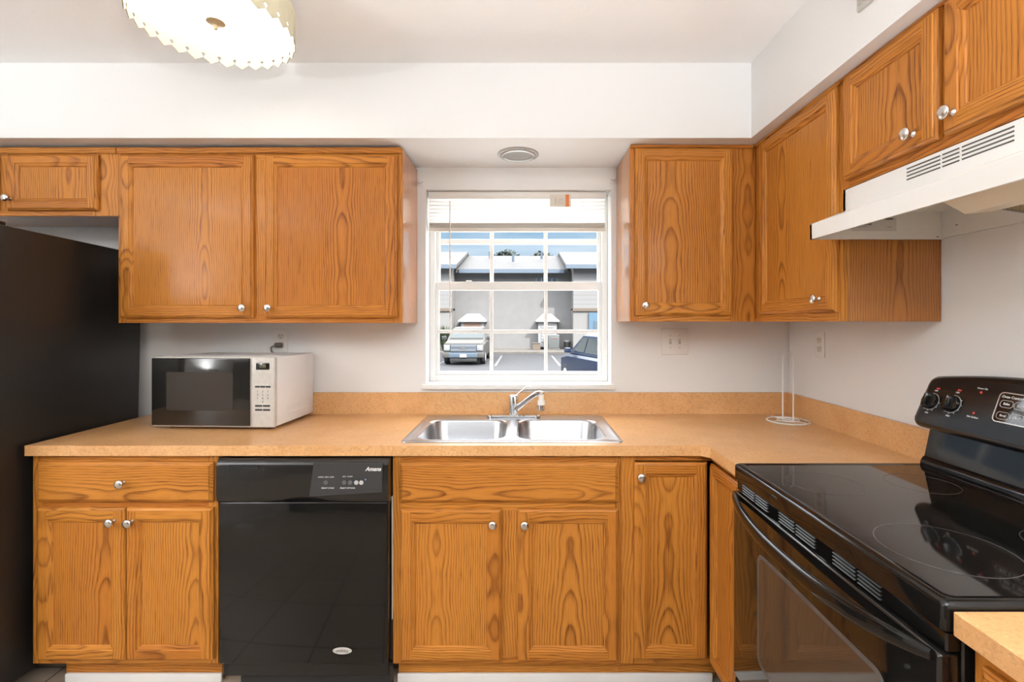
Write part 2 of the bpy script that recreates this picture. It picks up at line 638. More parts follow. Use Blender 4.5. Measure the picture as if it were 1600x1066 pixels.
def frame_mtx(o, ex, ey, ez):
    m = Matrix.Identity(4)
    for i, e in enumerate((ex, ey, ez)):
        for k in range(3):
            m[k][i] = e[k]
    for k in range(3):
        m[k][3] = o[k]
    return m


TO_FRONT = Matrix.Rotation(PI / 2, 4, 'X')     # local +Z  ->  -Y


# ------------------------------------------------------------------ room shell
def structure(name, bm, m, smooth=False):
    o = obj(name, bm, m, smooth=smooth)
    o['kind'] = 'structure'
    return o


XL, XR, CEIL = -3.3, 1.33, 2.46
bm = BM(); box(bm, XL - 0.15, XR + 0.15, REAR - 0.15, 0.2, -0.12, 0.0); structure('floor', bm, M['tile'])
bm = BM(); box(bm, XL - 0.15, XR + 0.15, REAR - 0.15, 0.2, CEIL, CEIL + 0.15); structure('ceiling', bm, M['ceil'])
WX0, WX1, WZ0, WZ1 = -0.490, 0.439, 1.061, 2.035
bm = BM()
box(bm, XL, WX0, 0, 0.2, 0, CEIL)
box(bm, WX1, XR, 0, 0.2, 0, CEIL)
box(bm, WX0, WX1, 0, 0.2, 0, WZ0)
box(bm, WX0, WX1, 0, 0.2, WZ1, CEIL)
bmesh.ops.remove_doubles(bm, verts=bm.verts, dist=1e-5)
structure('wall_back', bm, M['wall'])
bm = BM(); box(bm, XR, XR + 0.15, REAR, 0.2, 0, CEIL); structure('wall_right', bm, M['wall'])
bm = BM(); box(bm, XL - 0.15, XL, REAR, 0.2, 0, CEIL); structure('wall_left', bm, M['wall'])
bm = BM(); box(bm, XL - 0.15, XR + 0.15, REAR - 0.15, REAR, 0, CEIL); structure('wall_rear', bm, pm('rear_wall_paint', (0.11, 0.10, 0.09), 0.7))
SZ = 2.145
bm = BM()
prism(bm, [(XL, 0), (XL, -0.386), (0.957, -0.386), (0.957, REAR), (XR, REAR), (XR, 0)], lambda a, b, d: (a, b, d), SZ, CEIL)
structure('trim_1', bm, M['soffit'])
# low white shoe boards along the toe kicks
bm = BM()
box(bm, -1.745, -1.150, -0.578, -0.566, 0, 0.031, 0.003)
structure('baseboard_back', bm, M['trimw'])
bm = BM()
box(bm, -0.480, 0.72, -0.578, -0.566, 0, 0.031, 0.003)
structure('trim_2', bm, M['trimw'])


# ------------------------------------------------------------------ window
win = thing('window_1', 'white framed single-hung window over the sink', 'window', (0, 0, 0), kind='structure')
CXW = (WX0 + WX1) / 2
MX = (CXW - 0.143, CXW + 0.143)


def bars(bm, lst, bev=0.002):
    for q in lst:
        box(bm, *q, bev, 1)


bm = BM()
fw = 0.030
bars(bm, [(WX0, WX0 + fw, 0.10, 0.165, WZ0, WZ1), (WX1 - fw, WX1, 0.10, 0.165, WZ0, WZ1),
          (WX0 + fw, WX1 - fw, 0.10, 0.165, WZ0, WZ0 + 0.033), (WX0 + fw, WX1 - fw, 0.10, 0.165, WZ1 - 0.03, WZ1)])
obj('window_frame', bm, M['winf'], win)
ix0, ix1 = WX0 + fw, WX1 - fw
# lower sash
bm = BM()
y0, y1 = 0.108, 0.130
bars(bm, [(ix0, ix0 + 0.018, y0, y1, 1.094, 1.581), (ix1 - 0.018, ix1, y0, y1, 1.094, 1.581),
          (ix0 + 0.018, ix1 - 0.018, y0, y1, 1.094, 1.112), (ix0 + 0.018, ix1 - 0.018, y0 - 0.006, y1, 1.537, 1.581)])
low = obj('lower_sash', bm, M['winf'], win)
bm = BM()
bars(bm, [(ix0 + 0.018, ix1 - 0.018, y0 + 0.002, y1 - 0.002, 1.312, 1.331)] +
     [(mx - 0.009, mx + 0.009, y0 + 0.003, y1 - 0.003, 1.112, 1.537) for mx in MX])
obj('muntin', bm, M['winf'], low)
bm = BM(); box(bm, ix0 + 0.012, ix1 - 0.012, 0.117, 0.120, 1.105, 1.545); obj('glass_pane', bm, M['glass'], low)
# upper sash
bm = BM()
y0, y1 = 0.134, 0.156
bars(bm, [(ix0, ix0 + 0.018, y0, y1, 1.55, 2.005), (ix1 - 0.018, ix1, y0, y1, 1.55, 2.005),
          (ix0 + 0.018, ix1 - 0.018, y0, y1, 1.55, 1.575), (ix0 + 0.018, ix1 - 0.018, y0, y1, 1.985, 2.005)])
upp = obj('upper_sash', bm, M['winf'], win)
bm = BM()
bars(bm, [(ix0 + 0.018, ix1 - 0.018, y0 + 0.002, y1 - 0.002, 1.783, 1.810)] +
     [(mx - 0.010, mx + 0.010, y0 + 0.003, y1 - 0.003, 1.575, 1.985) for mx in MX])
obj('muntin', bm, M['winf'], upp)
bm = BM(); box(bm, ix0 + 0.012, ix1 - 0.012, 0.143, 0.146, 1.56, 1.99); obj('glass_pane', bm, M['glass'], upp)
bm = BM(); box(bm, WX0 - 0.016, WX1 + 0.016, -0.022, 0.0, 1.036, 1.0605, 0.003); obj('window_sill', bm, M['trimw'], win)
bm = BM(); box(bm, -0.30, -0.27, 0.098, 0.104, 1.579, 1.588, 0.002); obj('latch', bm, M['winf'], low)

# blind
bl = thing('window_blind', 'raised white slatted blind across the top of the window', 'blind', (0, 0, 0))
bx0, bx1 = WX0 + 0.006, WX1 - 0.020
bm = BM(); box(bm, bx0, bx1, 0.030, 0.075, 2.000, 2.033, 0.003); obj('headrail', bm, M['whitep'], bl)
for k in range(7):
    z = 1.992 - k * 0.0185
    bm = BM()
    prof = []
    tilt = math.radians(68)
    for j in range(7):
        a = (j / 6 - 0.5) * 0.025
        c = 0.0022 * (1 - (2 * j / 6 - 1) ** 2)
        prof.append((0.052 + a * math.cos(tilt) - c * math.sin(tilt), z - a * math.sin(tilt) * -1 - c * math.cos(tilt)))
    outline = [(p, q) for p, q in prof] + [(p + 0.0007, q + 0.0003) for p, q in reversed(prof)]
    prism(bm, outline, lambda a, b, d: (d, a, b), bx0 + 0.003, bx1 - 0.003)
    obj('slat', bm, M['slat'], bl)
bm = BM()
for k in range(5):
    box(bm, bx0 + 0.003, bx1 - 0.003, 0.040, 0.065, 1.8535 + k * 0.0048, 1.8567 + k * 0.0048, 0.0008, 1)
o = obj('slat_stack', bm, M['blindp'], bl); o['label'] = 'gathered slats above the bottom rail'
bm = BM(); box(bm, bx0 + 0.001, bx1 - 0.001, 0.038, 0.067, 1.832, 1.852, 0.003); obj('bottom_rail', bm, M['blindp'], bl)
bm = BM(); tube(bm, [(-0.372, 0.026, 1.985), (-0.372, 0.026, 1.62), (-0.371, 0.026, 1.302)], 0.0035, 8)
obj('tilt_wand', bm, M['whitep'], bl)
for lx in (-0.36, -0.02, 0.30):
    bm = BM(); tube(bm, [(lx, 0.038, 2.0), (lx, 0.036, 1.845)], 0.0009, 6); obj('ladder_cord', bm, M['whitep'], bl)
bm = BM()
box(bm, 0.134, 0.240, 0.0285, 0.0298, 1.955, 2.017)
st = obj('warning_sticker', bm, M['paper'], bl)
bm = BM(); box(bm, 0.213, 0.231, 0.0277, 0.0286, 1.955, 2.017); obj('stripe', bm, M['orange'], st)
bm = BM()
tube(bm, [(0.190 + 0.012 * math.cos(a * PI / 8), 0.0282, 1.984 + 0.012 * math.sin(a * PI / 8)) for a in range(16)], 0.0009, 6, True)
tube(bm, [(0.183, 0.0282, 1.992), (0.197, 0.0282, 1.976)], 0.0009, 6)
tube(bm, [(0.162, 0.0282, 1.968), (0.162, 0.0282, 2.000)], 0.0016, 6)
obj('symbol', bm, M['greytxt'], st)

# curtain rod brackets either side
for x, z, side in ((-0.512, 2.062, 'left'), (0.447, 2.075, 'right')):
    t = thing('curtain_bracket', 'small clear curtain bracket on the wall beside the %s upper corner of the window' % side, 'bracket', (x, 0, z), group='curtain brackets')
    bm = BM(); box(bm, -0.013, 0.013, -0.003, -0.0002, -0.014, 0.014, 0.001, 1); obj('plate', bm, M['whitep'], t)
    bm = BM(); tube(bm, [(-0.008, -0.003, 0.008), (-0.010, -0.02, 0.006), (-0.004, -0.028, -0.006), (0.004, -0.028, -0.006), (0.010, -0.02, 0.006), (0.008, -0.003, 0.008)], 0.0018, 6)
    obj('hook', bm, M['vent'], t)


# ------------------------------------------------------------------ cabinets
def knob_bm():
    bm = BM()
    lathe(bm, [(0.009, 0.0), (0.009, 0.002), (0.0055, 0.005), (0.005, 0.014), (0.007, 0.017), (0.0145, 0.0195), (0.0162, 0.0225),
               (0.0158, 0.0255), (0.0125, 0.0285), (0.007, 0.030), (0.0, 0.0304)], TO_FRONT, 22)
    return bm


KNOB_ME = None


def knob(parent, x, z, y=-0.0195):
    global KNOB_ME
    if KNOB_ME is None:
        o = obj('knob', knob_bm(), M['nickel'], parent, angle=50)
        KNOB_ME = o.data
    else:
        o = bpy.data.objects.new('knob', KNOB_ME)
        link(o, parent)
    o.location = (x, y, z)
    return o


def door_mesh(w, h, sw=0.056, rail=None):
    """framed door with bevelled outer edge, moulded inner edge and flat recessed panel. back at y=0, front at y=-.0195"""
    rail = rail or sw
    bm = BM()
    T = -0.0195
    prof = [(0.0, -0.0005), (0.0, -0.010), (0.003, -0.0140), (0.0085, -0.0165), (0.010, T)]      # outer edge
    inner = [(-0.016, T), (-0.0135, -0.0165), (-0.008, -0.0150), (-0.003, -0.0125), (0.0, -0.0085)]  # towards panel

    def ring(dx, dz, y):
        return [(dx, y, dz), (w - dx, y, dz), (w - dx, y, h - dz), (dx, y, h - dz)]
    rings = [ring(d, d, y) for d, y in prof]
    irings = [ring(sw + d, rail + d, y) for d, y in inner]
    seeds = {k: (RND.uniform(0, 60), RND.random()) for k in ('b', 'r', 't', 'l', 'p')}
    side = ['b', 'r', 't', 'l']

    def put(pts, key, cx=None):
        f = bm.faces.new([bm.verts.new(p) for p in pts])
        axis = 0 if key in 'bt' else 2
        ctr = {'b': (w / 2, 0, rail / 2), 't': (w / 2, 0, h - rail / 2), 'l': (sw / 2, 0, h / 2), 'r': (w - sw / 2, 0, h / 2), 'p': (w / 2, 0, h / 2)}[key]
        grain(bm, [f], axis, ctr, *seeds[key])
    for a, b in list(zip(rings[:-1], rings[1:])) + list(zip(irings[:-1], irings[1:])):
        for k in range(4):
            k2 = (k + 1) % 4
            put([a[k], a[k2], b[k2], b[k]], side[k])
    # flat of the frame: stiles run through, rails between
    o0, i0 = rings[-1], irings[0]
    xa, xb = o0[0][0], i0[0][0]
    za, zb = o0[0][2], i0[0][2]
    put([(xa, T, za), (xb, T, za), (xb, T, zb), (xb, T, h - zb), (xb, T, h - za), (xa, T, h - za)], 'l')
    put([(w - xa, T, h - za), (w - xb, T, h - za), (w - xb, T, h - zb), (w - xb, T, zb), (w - xb, T, za), (w - xa, T, za)], 'r')
    put([(xb, T, za), (w - xb, T, za), (w - xb, T, zb), (xb, T, zb)], 'b')
    put([(xb, T, h - zb), (w - xb, T, h - zb), (w - xb, T, h - za), (xb, T, h - za)], 't')
    put(irings[-1], 'p')
    put(list(reversed(rings[0])), 'l')
    bmesh.ops.remove_doubles(bm, verts=bm.verts, dist=1e-5)
    return bm


def slab_mesh(w, h):
    """drawer front: one board with a wide bevelled edge, grain along its length"""
    bm = BM()
    prof = [(0.0, -0.0005), (0.0, -0.009), (0.004, -0.0125), (0.011, -0.0165), (0.0125, -0.0195)]
    se, ti = RND.uniform(0, 60), RND.random()
    rs = [[(d, y, d), (w - d, y, d), (w - d, y, h - d), (d, y, h - d)] for d, y in prof]
    fs = []
    for a, b in zip(rs[:-1], rs[1:]):
        for k in range(4):
            k2 = (k + 1) % 4
            fs.append(bm.faces.new([bm.verts.new(p) for p in (a[k], a[k2], b[k2], b[k])]))
    fs.append(bm.faces.new([bm.verts.new(p) for p in rs[-1]]))
    fs.append(bm.faces.new([bm.verts.new(p) for p in reversed(rs[0])]))
    grain(bm, fs, 0, (w / 2, 0, h / 2), se, ti)
    bmesh.ops.remove_doubles(bm, verts=bm.verts, dist=1e-5)
    return bm


def add_door(root, x0, x1, z0, z1, kx=None, kz=None, sw=0.056, name='door'):
    d = obj(name, door_mesh(x1 - x0, z1 - z0, sw), M['oak'], root, (x0, 0, z0), smooth=True, angle=12)
    if kx is not None:
        knob(d, kx - x0, kz - z0)
    return d


def add_drawer(root, x0, x1, z0, z1, kx=None, kz=None, name='drawer'):
    d = obj(name, slab_mesh(x1 - x0, z1 - z0), M['oak'], root, (x0, 0, z0), smooth=True, angle=12)
    if kx is not None:
        knob(d, kx - x0, kz - z0)
    return d


def carcass(root, x0, x1, z0, z1, D, y0=0.019, top=True):
    bm = BM()
    t = 0.013
    for xa, xb in ((x0, x0 + t), (x1 - t, x1)):
        board(bm, xa, xb, y0, D, z0, z1, 2, 0.0008)
    board(bm, x0 + t, x1 - t, y0, D, z0 + 0.012, z0 + 0.026, 0, 0.0008)
    if top:
        board(bm, x0 + t, x1 - t, y0, D, z1 - 0.015, z1, 0, 0.0008)
    board(bm, x0 + t, x1 - t, D - 0.006, D, z0 + 0.027, z1 - 0.016, 2, 0.0)
    return obj('carcass', bm, M['veneer'], root, smooth=False)


def face_frame(root, lst, y0=0.0, y1=0.019):
    bm = BM()
    for x0, x1, z0, z1, ax in lst:
        board(bm, x0, x1, y0, y1, z0, z1, ax, 0.0006)
    return obj('face_frame', bm, M['oak'], root, smooth=False)


def top_strip(root, x0, x1, z0, z1):
    bm = BM()
    board(bm, x0, x1, -0.010, -0.0003, z0, z1, 0, 0.0025)
    return obj('top_molding', bm, M['oak'], root, smooth=False)


YU, YB = -0.305, -0.605     # face planes of wall and base cabinets
# --- wall cabinet over the microwave: local x from -1.770
W_, H0, H1 = 1.239, 1.367, 2.132
t = thing('wall_cabinet', 'oak double-door wall cabinet above the microwave', 'cabinet', (-1.770, YU, 0))
carcass(t, 0, W_, H0, H1, 0.303)
face_frame(t, [(0, 0.038, H0, H1, 2), (W_ - 0.038, W_, H0, H1, 2), (0.575, 0.665, H0 + 0.038, H1 - 0.05, 2),
               (0.038, W_ - 0.038, H0, H0 + 0.038, 0), (0.038, W_ - 0.038, H1 - 0.05, H1, 0)])
add_door(t, 0.017, 0.597, 1.389, 2.100, 0.561, 1.432)
add_door(t, 0.646, 1.221, 1.389, 2.100, 0.672, 1.432)
top_strip(t, -0.002, W_, H1 - 0.026, H1)

# --- cabinet over the refrigerator
t = thing('wall_cabinet', 'short oak wall cabinet over the black refrigerator', 'cabinet', (-2.735, YU, 0))
W_, h0, h1 = 0.964, 1.835, 2.132
carcass(t, 0, W_, h0, h1, 0.303)
face_frame(t, [(0, 0.038, h0, h1, 2), (W_ - 0.112, W_, h0, h1, 2), (0.44, 0.50, h0 + 0.03, h1 - 0.045, 2),
               (0.038, W_ - 0.112, h0, h0 + 0.03, 0), (0.038, W_ - 0.112, h1 - 0.045, h1, 0)])
add_door(t, 0.017, 0.449, 1.856, 2.100, 0.424, 1.905, 0.054)
add_door(t, 0.491, 0.884, 1.856, 2.100, 0.512, 1.905, 0.054)
top_strip(t, 0, W_ - 0.003, h1 - 0.026, h1)

# --- wall cabinet right of the window
XF = 1.015                      # face plane of the right-hand wall cabinets
x0 = 0.465
t = thing('wall_cabinet', 'single-door oak wall cabinet between window and corner', 'cabinet', (x0, YU, 0))
H0, H1 = 1.373, 2.140
W_ = XR - 0.002 - x0
carcass(t, 0, W_, H0, H1, 0.303)
face_frame(t, [(0, 0.038, H0, H1, 2), (0.438, 0.549, H0, H1, 2), (0.038, 0.438, H0, H0 + 0.038, 0), (0.038, 0.438, H1 - 0.05, H1, 0)])
add_door(t, 0.020, 0.446, 1.400, 2.128, 0.060, 1.443)
top_strip(t, 0, 0.538, H1 - 0.010, H1 + 0.004)

# --- tall wall cabinet in the right run, left of the hood (local x runs towards the camera)
t = thing('wall_cabinet', 'oak corner wall cabinet beside the range hood', 'cabinet', (XF, YU - 0.001, 0), -PI / 2)
L1 = 0.570
carcass(t, 0, L1, H0, H1, 0.313)
face_frame(t, [(0.0, 0.045, H0, H1, 2), (L1 - 0.03, L1, H0, H1, 2), (0.045, L1 - 0.03, H0, H0 + 0.038, 0), (0.045, L1 - 0.03, H1 - 0.04, H1, 0)])
add_door(t, 0.058, 0.556, 1.403, 2.128, 0.480, 1.449)
top_strip(t, 0.011, L1, H1 - 0.010, H1 + 0.004)

# --- short cabinet above the hood
t = thing('wall_cabinet', 'short two-door oak wall cabinet on top of the white range hood', 'cabinet', (XF, YU - 0.001 - L1 - 0.001, 0), -PI / 2)
L2, h0 = 0.764, 1.790
carcass(t, 0, L2, h0, H1, 0.313)
face_frame(t, [(0, 0.03, h0, H1, 2), (L2 - 0.03, L2, h0, H1, 2), (0.35, 0.41, h0 + 0.035, H1 - 0.03, 2),
               (0.03, L2 - 0.03, h0, h0 + 0.035, 0), (0.03, L2 - 0.03, H1 - 0.03, H1, 0)])
add_door(t, 0.023, 0.364, 1.814, 2.134, 0.298, 1.852)
add_door(t, 0.380, 0.741, 1.814, 2.134, 0.412, 1.858)
top_strip(t, 0, L2, H1 - 0.006, H1 + 0.004)


# --- base cabinets
def base_kick(root, x0, x1, D, y=0.036):
    bm = BM()
    board(bm, x0, x1, y, y + 0.012, 0.032, 0.0925, 0, 0.0005)
    board(bm, x0, x1, y + 0.0125, y + 0.02, 0.0, 0.0315, 0, 0.0)
    return obj('toe_kick', bm, M['oak'], root, smooth=False)


ZT = 0.875
t = thing('base_cabinet', 'oak base cabinet with one drawer beside the refrigerator', 'cabinet', (-1.837, YB, 0))
W_ = 0.694
carcass(t, 0, W_, 0.0935, ZT, 0.603)
face_frame(t, [(0, 0.038, 0.0915, ZT, 2), (W_ - 0.038, W_, 0.0915, ZT, 2), (0.038, W_ - 0.038, 0.0915, 0.12, 0),
               (0.038, W_ - 0.038, 0.67, 0.715, 0), (0.038, W_ - 0.038, ZT - 0.03, ZT, 0), (0.34, 0.37, 0.12, 0.67, 2)])
add_drawer(t, 0.028, 0.682, 0.701, 0.850, 0.356, 0.776)
add_door(t, 0.028, 0.355, 0.112, 0.680, 0.318, 0.634)
add_door(t, 0.359, 0.683, 0.112, 0.680, 0.386, 0.632)
base_kick(t, 0.09, W_ - 0.008, 0.603)

x0 = -0.489
t = thing('base_cabinet', 'oak sink base cabinet with false drawer front and two doors', 'cabinet', (x0, YB, 0))
W_ = 0.853
carcass(t, 0, W_, 0.0935, ZT, 0.603, top=False)
face_frame(t, [(0, 0.034, 0.0915, ZT, 2), (W_ - 0.02, W_, 0.0915, ZT, 2), (0.034, W_ - 0.02, 0.0915, 0.12, 0),
               (0.034, W_ - 0.02, 0.665, 0.71, 0), (0.034, W_ - 0.02, ZT - 0.035, ZT, 0), (0.40, 0.475, 0.12, 0.665, 2)])
add_drawer(t, 0.027, 0.841, 0.699, 0.848, name='false_drawer_front')
add_door(t, 0.031, 0.407, 0.109, 0.675, 0.376, 0.626)
add_door(t, 0.468, 0.841, 0.109, 0.675, 0.493, 0.625)
base_kick(t, 0.012, W_, 0.603)

# corner base cabinet: two-leaf pie-cut doors
x0 = 0.365
t = thing('base_cabinet', 'oak corner base cabinet with folding pie-cut doors left of the range', 'cabinet', (x0, YB, 0))
bm = BM()
XB = 0.7045 - x0
board(bm, 0, 0.013, 0.019, 0.603, 0.0935, ZT, 2, 0.0008)
board(bm, XR - 0.002 - x0 - 0.013, XR - 0.002 - x0, -0.27, 0.603, 0.0935, ZT, 2, 0.0008)
board(bm, XB + 0.02, XR - 0.016 - x0, -0.27, -0.257, 0.0935, ZT, 2, 0.0008)
board(bm, 0.013, XR - 0.016 - x0, 0.019, 0.603, 0.10, 0.115, 0, 0.0008)
board(bm, 0.013, XR - 0.016 - x0, 0.590, 0.603, 0.116, ZT, 2, 0.0008)
obj('carcass', bm, M['oak'], t, smooth=False)
face_frame(t, [(0, 0.053, 0.0915, ZT, 2), (0.053, XB + 0.019, 0.0915, 0.112, 0), (0.053, XB + 0.019, 0.852, ZT, 0)])
bm = BM()
board(bm, XB, XB + 0.019, -0.2705, -0.262, 0.0915, ZT, 2, 0.0005)
board(bm, XB, XB + 0.019, -0.262, -0.001, 0.0915, 0.112, 1, 0.0005)
board(bm, XB, XB + 0.019, -0.262, -0.001, 0.852, ZT, 1, 0.0005)
obj('side_face_frame', bm, M['oak'], t, smooth=False)
add_door(t, 0.047, 0.3185, 0.114, 0.849, 0.068, 0.800)
d = add_door(t, 0.0, 0.238, 0.114, 0.849, sw=0.050)
d.location = (XB, -0.0225, 0.114)
d.rotation_euler = (0, 0, -PI / 2)
base_kick(t, 0, XB + 0.03, 0.603)

# near base cabinet, right of the range
t = thing('base_cabinet', 'oak base cabinet under the short counter nearest the camera', 'cabinet', (0.708, -1.648, 0), -PI / 2)
W_ = 0.62
carcass(t, 0, W_, 0.0935, ZT, 0.62)
face_frame(t, [(0, 0.038, 0.0915, ZT, 2), (W_ - 0.038, W_, 0.0915, ZT, 2), (0.038, W_ - 0.038, 0.0915, 0.12, 0),
               (0.038, W_ - 0.038, 0.67, 0.715, 0), (0.038, W_ - 0.038, ZT - 0.03, ZT, 0)])
add_drawer(t, 0.022, 0.598, 0.701, 0.848, 0.31, 0.776)
add_door(t, 0.022, 0.308, 0.112, 0.680, 0.28, 0.63)
add_door(t, 0.312, 0.598, 0.112, 0.680, 0.34, 0.63)
base_kick(t, 0.0, W_, 0.603)


# ------------------------------------------------------------------ countertops
def flat_with_holes(bm, outer, holes, z):
    es = []
    for loop in [outer] + holes:
        vs = [bm.verts.new((x, y, z)) for x, y in loop]
        for k in range(len(vs)):
            es.append(bm.edges.new((vs[k], vs[(k + 1) % len(vs)])))
    bmesh.ops.triangle_fill(bm, use_beauty=True, use_dissolve=False, edges=es)


ct = thing('countertop', 'tan speckled laminate countertop with sink cutout running into the corner', 'countertop', (0, 0, 0))
outer = [(-1.844, -0.0215), (-1.844, -0.629), (0.655, -0.629), (0.681, -0.655), (0.681, -0.8765), (XR - 0.0215, -0.8765), (XR - 0.0215, -0.0215)]
hole = [(-0.445, -0.165), (0.357, -0.165), (0.357, -0.562), (-0.445, -0.562)]
bm = BM()
flat_with_holes(bm, outer, [hole], 0.914)
geo = bmesh.ops.extrude_face_region(bm, geom=list(bm.faces))
bmesh.ops.translate(bm, vec=(0, 0, -0.038), verts=[g for g in geo['geom'] if isinstance(g, bmesh.types.BMVert)])
obj('worktop', bm, M['lam'], ct, smooth=False)
bm = BM()
box(bm, -1.40, XR - 0.021, -0.021, -0.001, 0.876, 1.020, 0.002)
obj('backsplash', bm, M['lam'], ct, smooth=False)
bm = BM()
pts = rrect(-0.8765, -0.001, 0.876, 1.020, 0.0015, 2)
# the free end towards the range has a rounded lower corner
box(bm, XR - 0.021, XR - 0.001, -0.8765, -0.001, 0.876, 1.020, 0.002)
obj('backsplash', bm, M['lam'], ct, smooth=False)

c2 = thing('countertop', 'short tan laminate countertop in front of the range, nearest the camera', 'countertop', (0, 0, 0))
bm = BM(); box(bm, 0.679, XR - 0.0215, -2.30, -1.642, 0.876, 0.914, 0.0015, 1); obj('worktop', bm, M['lam'], c2, smooth=False)
bm = BM(); box(bm, XR - 0.021, XR - 0.001, -2.30, -1.642, 0.876, 1.020, 0.002); obj('backsplash', bm, M['lam'], c2, smooth=False)


# ------------------------------------------------------------------ sink
sk = thing('kitchen_sink', 'stainless steel double-bowl drop-in sink under the window', 'sink', (-0.044, -0.327, 0.914))
hx, hy = 0.424, 0.260
bowls = [(-0.383, -0.026, -0.222, 0.158), (0.016, 0.375, -0.222, 0.158)]
bm = BM()
outer = rrect(-hx, hx, -hy, hy, 0.022, 5)
inn = rrect(-hx + 0.012, hx - 0.012, -hy + 0.012, hy - 0.012, 0.016, 5)
loft(bm, [[(x, y, 0.0005) for x, y in outer], [(x * 0.998, y * 0.998, 0.003) for x, y in outer], [(x, y, 0.0045) for x, y in inn],
          [(x * 0.99, y * 0.985, 0.003) for x, y in inn]], cap0=False, cap1=False)
flat_with_holes(bm, [(x * 0.99, y * 0.985) for x, y in inn], [rrect(*b, 0.075, 8) for b in bowls], 0.003)
bmesh.ops.remove_doubles(bm, verts=bm.verts, dist=1e-4)
obj('rim', bm, M['steel'], sk)
for b in bowls:
    bm = BM()
    rr = []
    for ins, z in ((0, 0.003), (0.003, 0.0005), (0.006, -0.006), (0.016, -0.15), (0.024, -0.170), (0.045, -0.180), (0.12, -0.183)):
        rr.append([(x, y, z) for x, y in rrect(b[0] + ins, b[1] - ins, b[2] + ins, b[3] - ins, max(0.075 - ins * 0.4, 0.03), 8)])
    loft(bm, rr, cap0=False, cap1=True)
    bo = obj('bowl', bm, M['steel'], sk, angle=60)
    for p in bo.data.polygons:
        p.use_smooth = True
    bm = BM()
    lathe(bm, [(0.044, -0.1825), (0.044, -0.180), (0.038, -0.179), (0.034, -0.1818), (0.0, -0.1818)], Matrix.Translation(((b[0] + b[1]) / 2, (b[2] + b[3]) / 2, 0)), 24)
    obj('drain', bm, M['chrome'], sk)

# faucet
fz = 0.9187
ft = thing('faucet', 'chrome single-handle faucet with angled spout behind the sink bowls', 'faucet', (-0.047, -0.110, fz))
bm = BM()
o_ = rrect(-0.128, 0.128, -0.028, 0.028, 0.027, 8)
loft(bm, [[(x, y, 0) for x, y in o_], [(x, y, 0.007) for x, y in o_], [(x * 0.97, y * 0.86, 0.011) for x, y in o_]])
obj('base_plate', bm, M['chrome'], ft)
bm = BM(); lathe(bm, [(0.025, 0.0105), (0.025, 0.014), (0.0215, 0.018), (0.0215, 0.058)], None, 28); obj('body', bm, M['chrome'], ft)
bm = BM(); lathe(bm, [(0.0205, 0.0585), (0.0228, 0.061), (0.0228, 0.098), (0.0205, 0.1035), (0.015, 0.105), (0, 0.1055)], None, 28)
hd = obj('handle', bm, M['chrome'], ft)
bm = BM(); tube(bm, [(0.012, 0.004, 0.102), (0.045, 0.020, 0.128), (0.062, 0.028, 0.138), (0.085, 0.034, 0.140)], [0.003, 0.0028, 0.0028, 0.003], 8)
obj('lever', bm, M['chrome'], hd)
bm = BM()
sp = [(0.012, -0.012, 0.040), (0.035, -0.035, 0.062), (0.062, -0.062, 0.088), (0.088, -0.088, 0.112), (0.106, -0.106, 0.126), (0.122, -0.122, 0.131), (0.134, -0.132, 0.128)]
tube(bm, sp, [0.0135, 0.013, 0.012, 0.0115, 0.0115, 0.0115, 0.010], 14)
obj('spout', bm, M['chrome'], ft)
bm = BM(); lathe(bm, [(0.0115, 0.0), (0.0115, -0.022), (0.016, -0.030), (0.017, -0.047)], Matrix.Translation((0.127, -0.127, 0.126)), 20)
o = obj('aerator_sleeve', bm, M['whitep'], ft); o['label'] = 'white plastic sleeve on the spout end'
bm = BM(); lathe(bm, [(0.017, -0.0475), (0.0175, -0.070), (0.014, -0.073), (0, -0.073)], Matrix.Translation((0.127, -0.127, 0.126)), 20)
obj('aerator', bm, M['chrome'], ft)


# ------------------------------------------------------------------ dishwasher
dw = thing('dishwasher', 'black built-in dishwasher under the counter', 'dishwasher', (-1.115, -0.600, 0))
W_ = 0.622
bm = BM(); box(bm, 0.004, W_ + 0.001, 0.003, 0.56, 0.10, 0.868, 0.002, 1); obj('tub', bm, M['dark'], dw)
# door panel
bm = BM(); box(bm, 0.0, W_ - 0.004, -0.046, 0.0, 0.118, 0.712, 0.006, 3); dd = obj('door', bm, M['black'], dw)
# control panel with bulged face and finger pull underneath
bm = BM()
secs = []
for k in range(25):
    x = -0.004 + (W_ + 0.004) * k / 24
    q = (k / 24 - 0.5)
    hold = 0.016 * math.exp(-((q) / 0.16) ** 2)
    zl = 0.708
    secs.append([(x, 0.0, zl), (x, -0.040 + hold, zl), (x, -0.052 + hold * 0.9, zl + 0.012), (x, -0.056 + hold * 0.2, zl + 0.045),
                 (x, -0.054, 0.846), (x, -0.048, 0.862), (x, -0.036, 0.869), (x, 0.0, 0.869)])
loft(bm, secs)
cp = obj('control_panel', bm, M['blackp'], dw, angle=40)
bm = BM()
prism(bm, [(0.335, 0.736), (0.60, 0.752), (0.602, 0.858), (0.352, 0.858)], lambda a, b, d: (a, d, b), -0.0568, -0.0545)
dp = obj('display_panel', bm, M['panelgrey'], dw)
text('lettering', 'Amana', 0.020, face_front(0.568, -0.0572, 0.836), M['whitetxt'], dp, shear=0.35, sx=1.0, bold=0.0006)
text('lettering', 'NORMAL  HEAVY  LIGHT', 0.0052, face_front(0.397, -0.0572, 0.807), M['whitetxt'], dp)
text('lettering', 'SELECT CYCLE', 0.0070, face_front(0.403, -0.0572, 0.767), M['whitetxt'], dp)
text('lettering', 'SELECT OPTIONS', 0.0070, face_front(0.475, -0.0572, 0.767), M['whitetxt'], dp)
text('lettering', 'HEAT   HI-TEMP', 0.0052, face_front(0.475, -0.0572, 0.809), M['whitetxt'], dp)
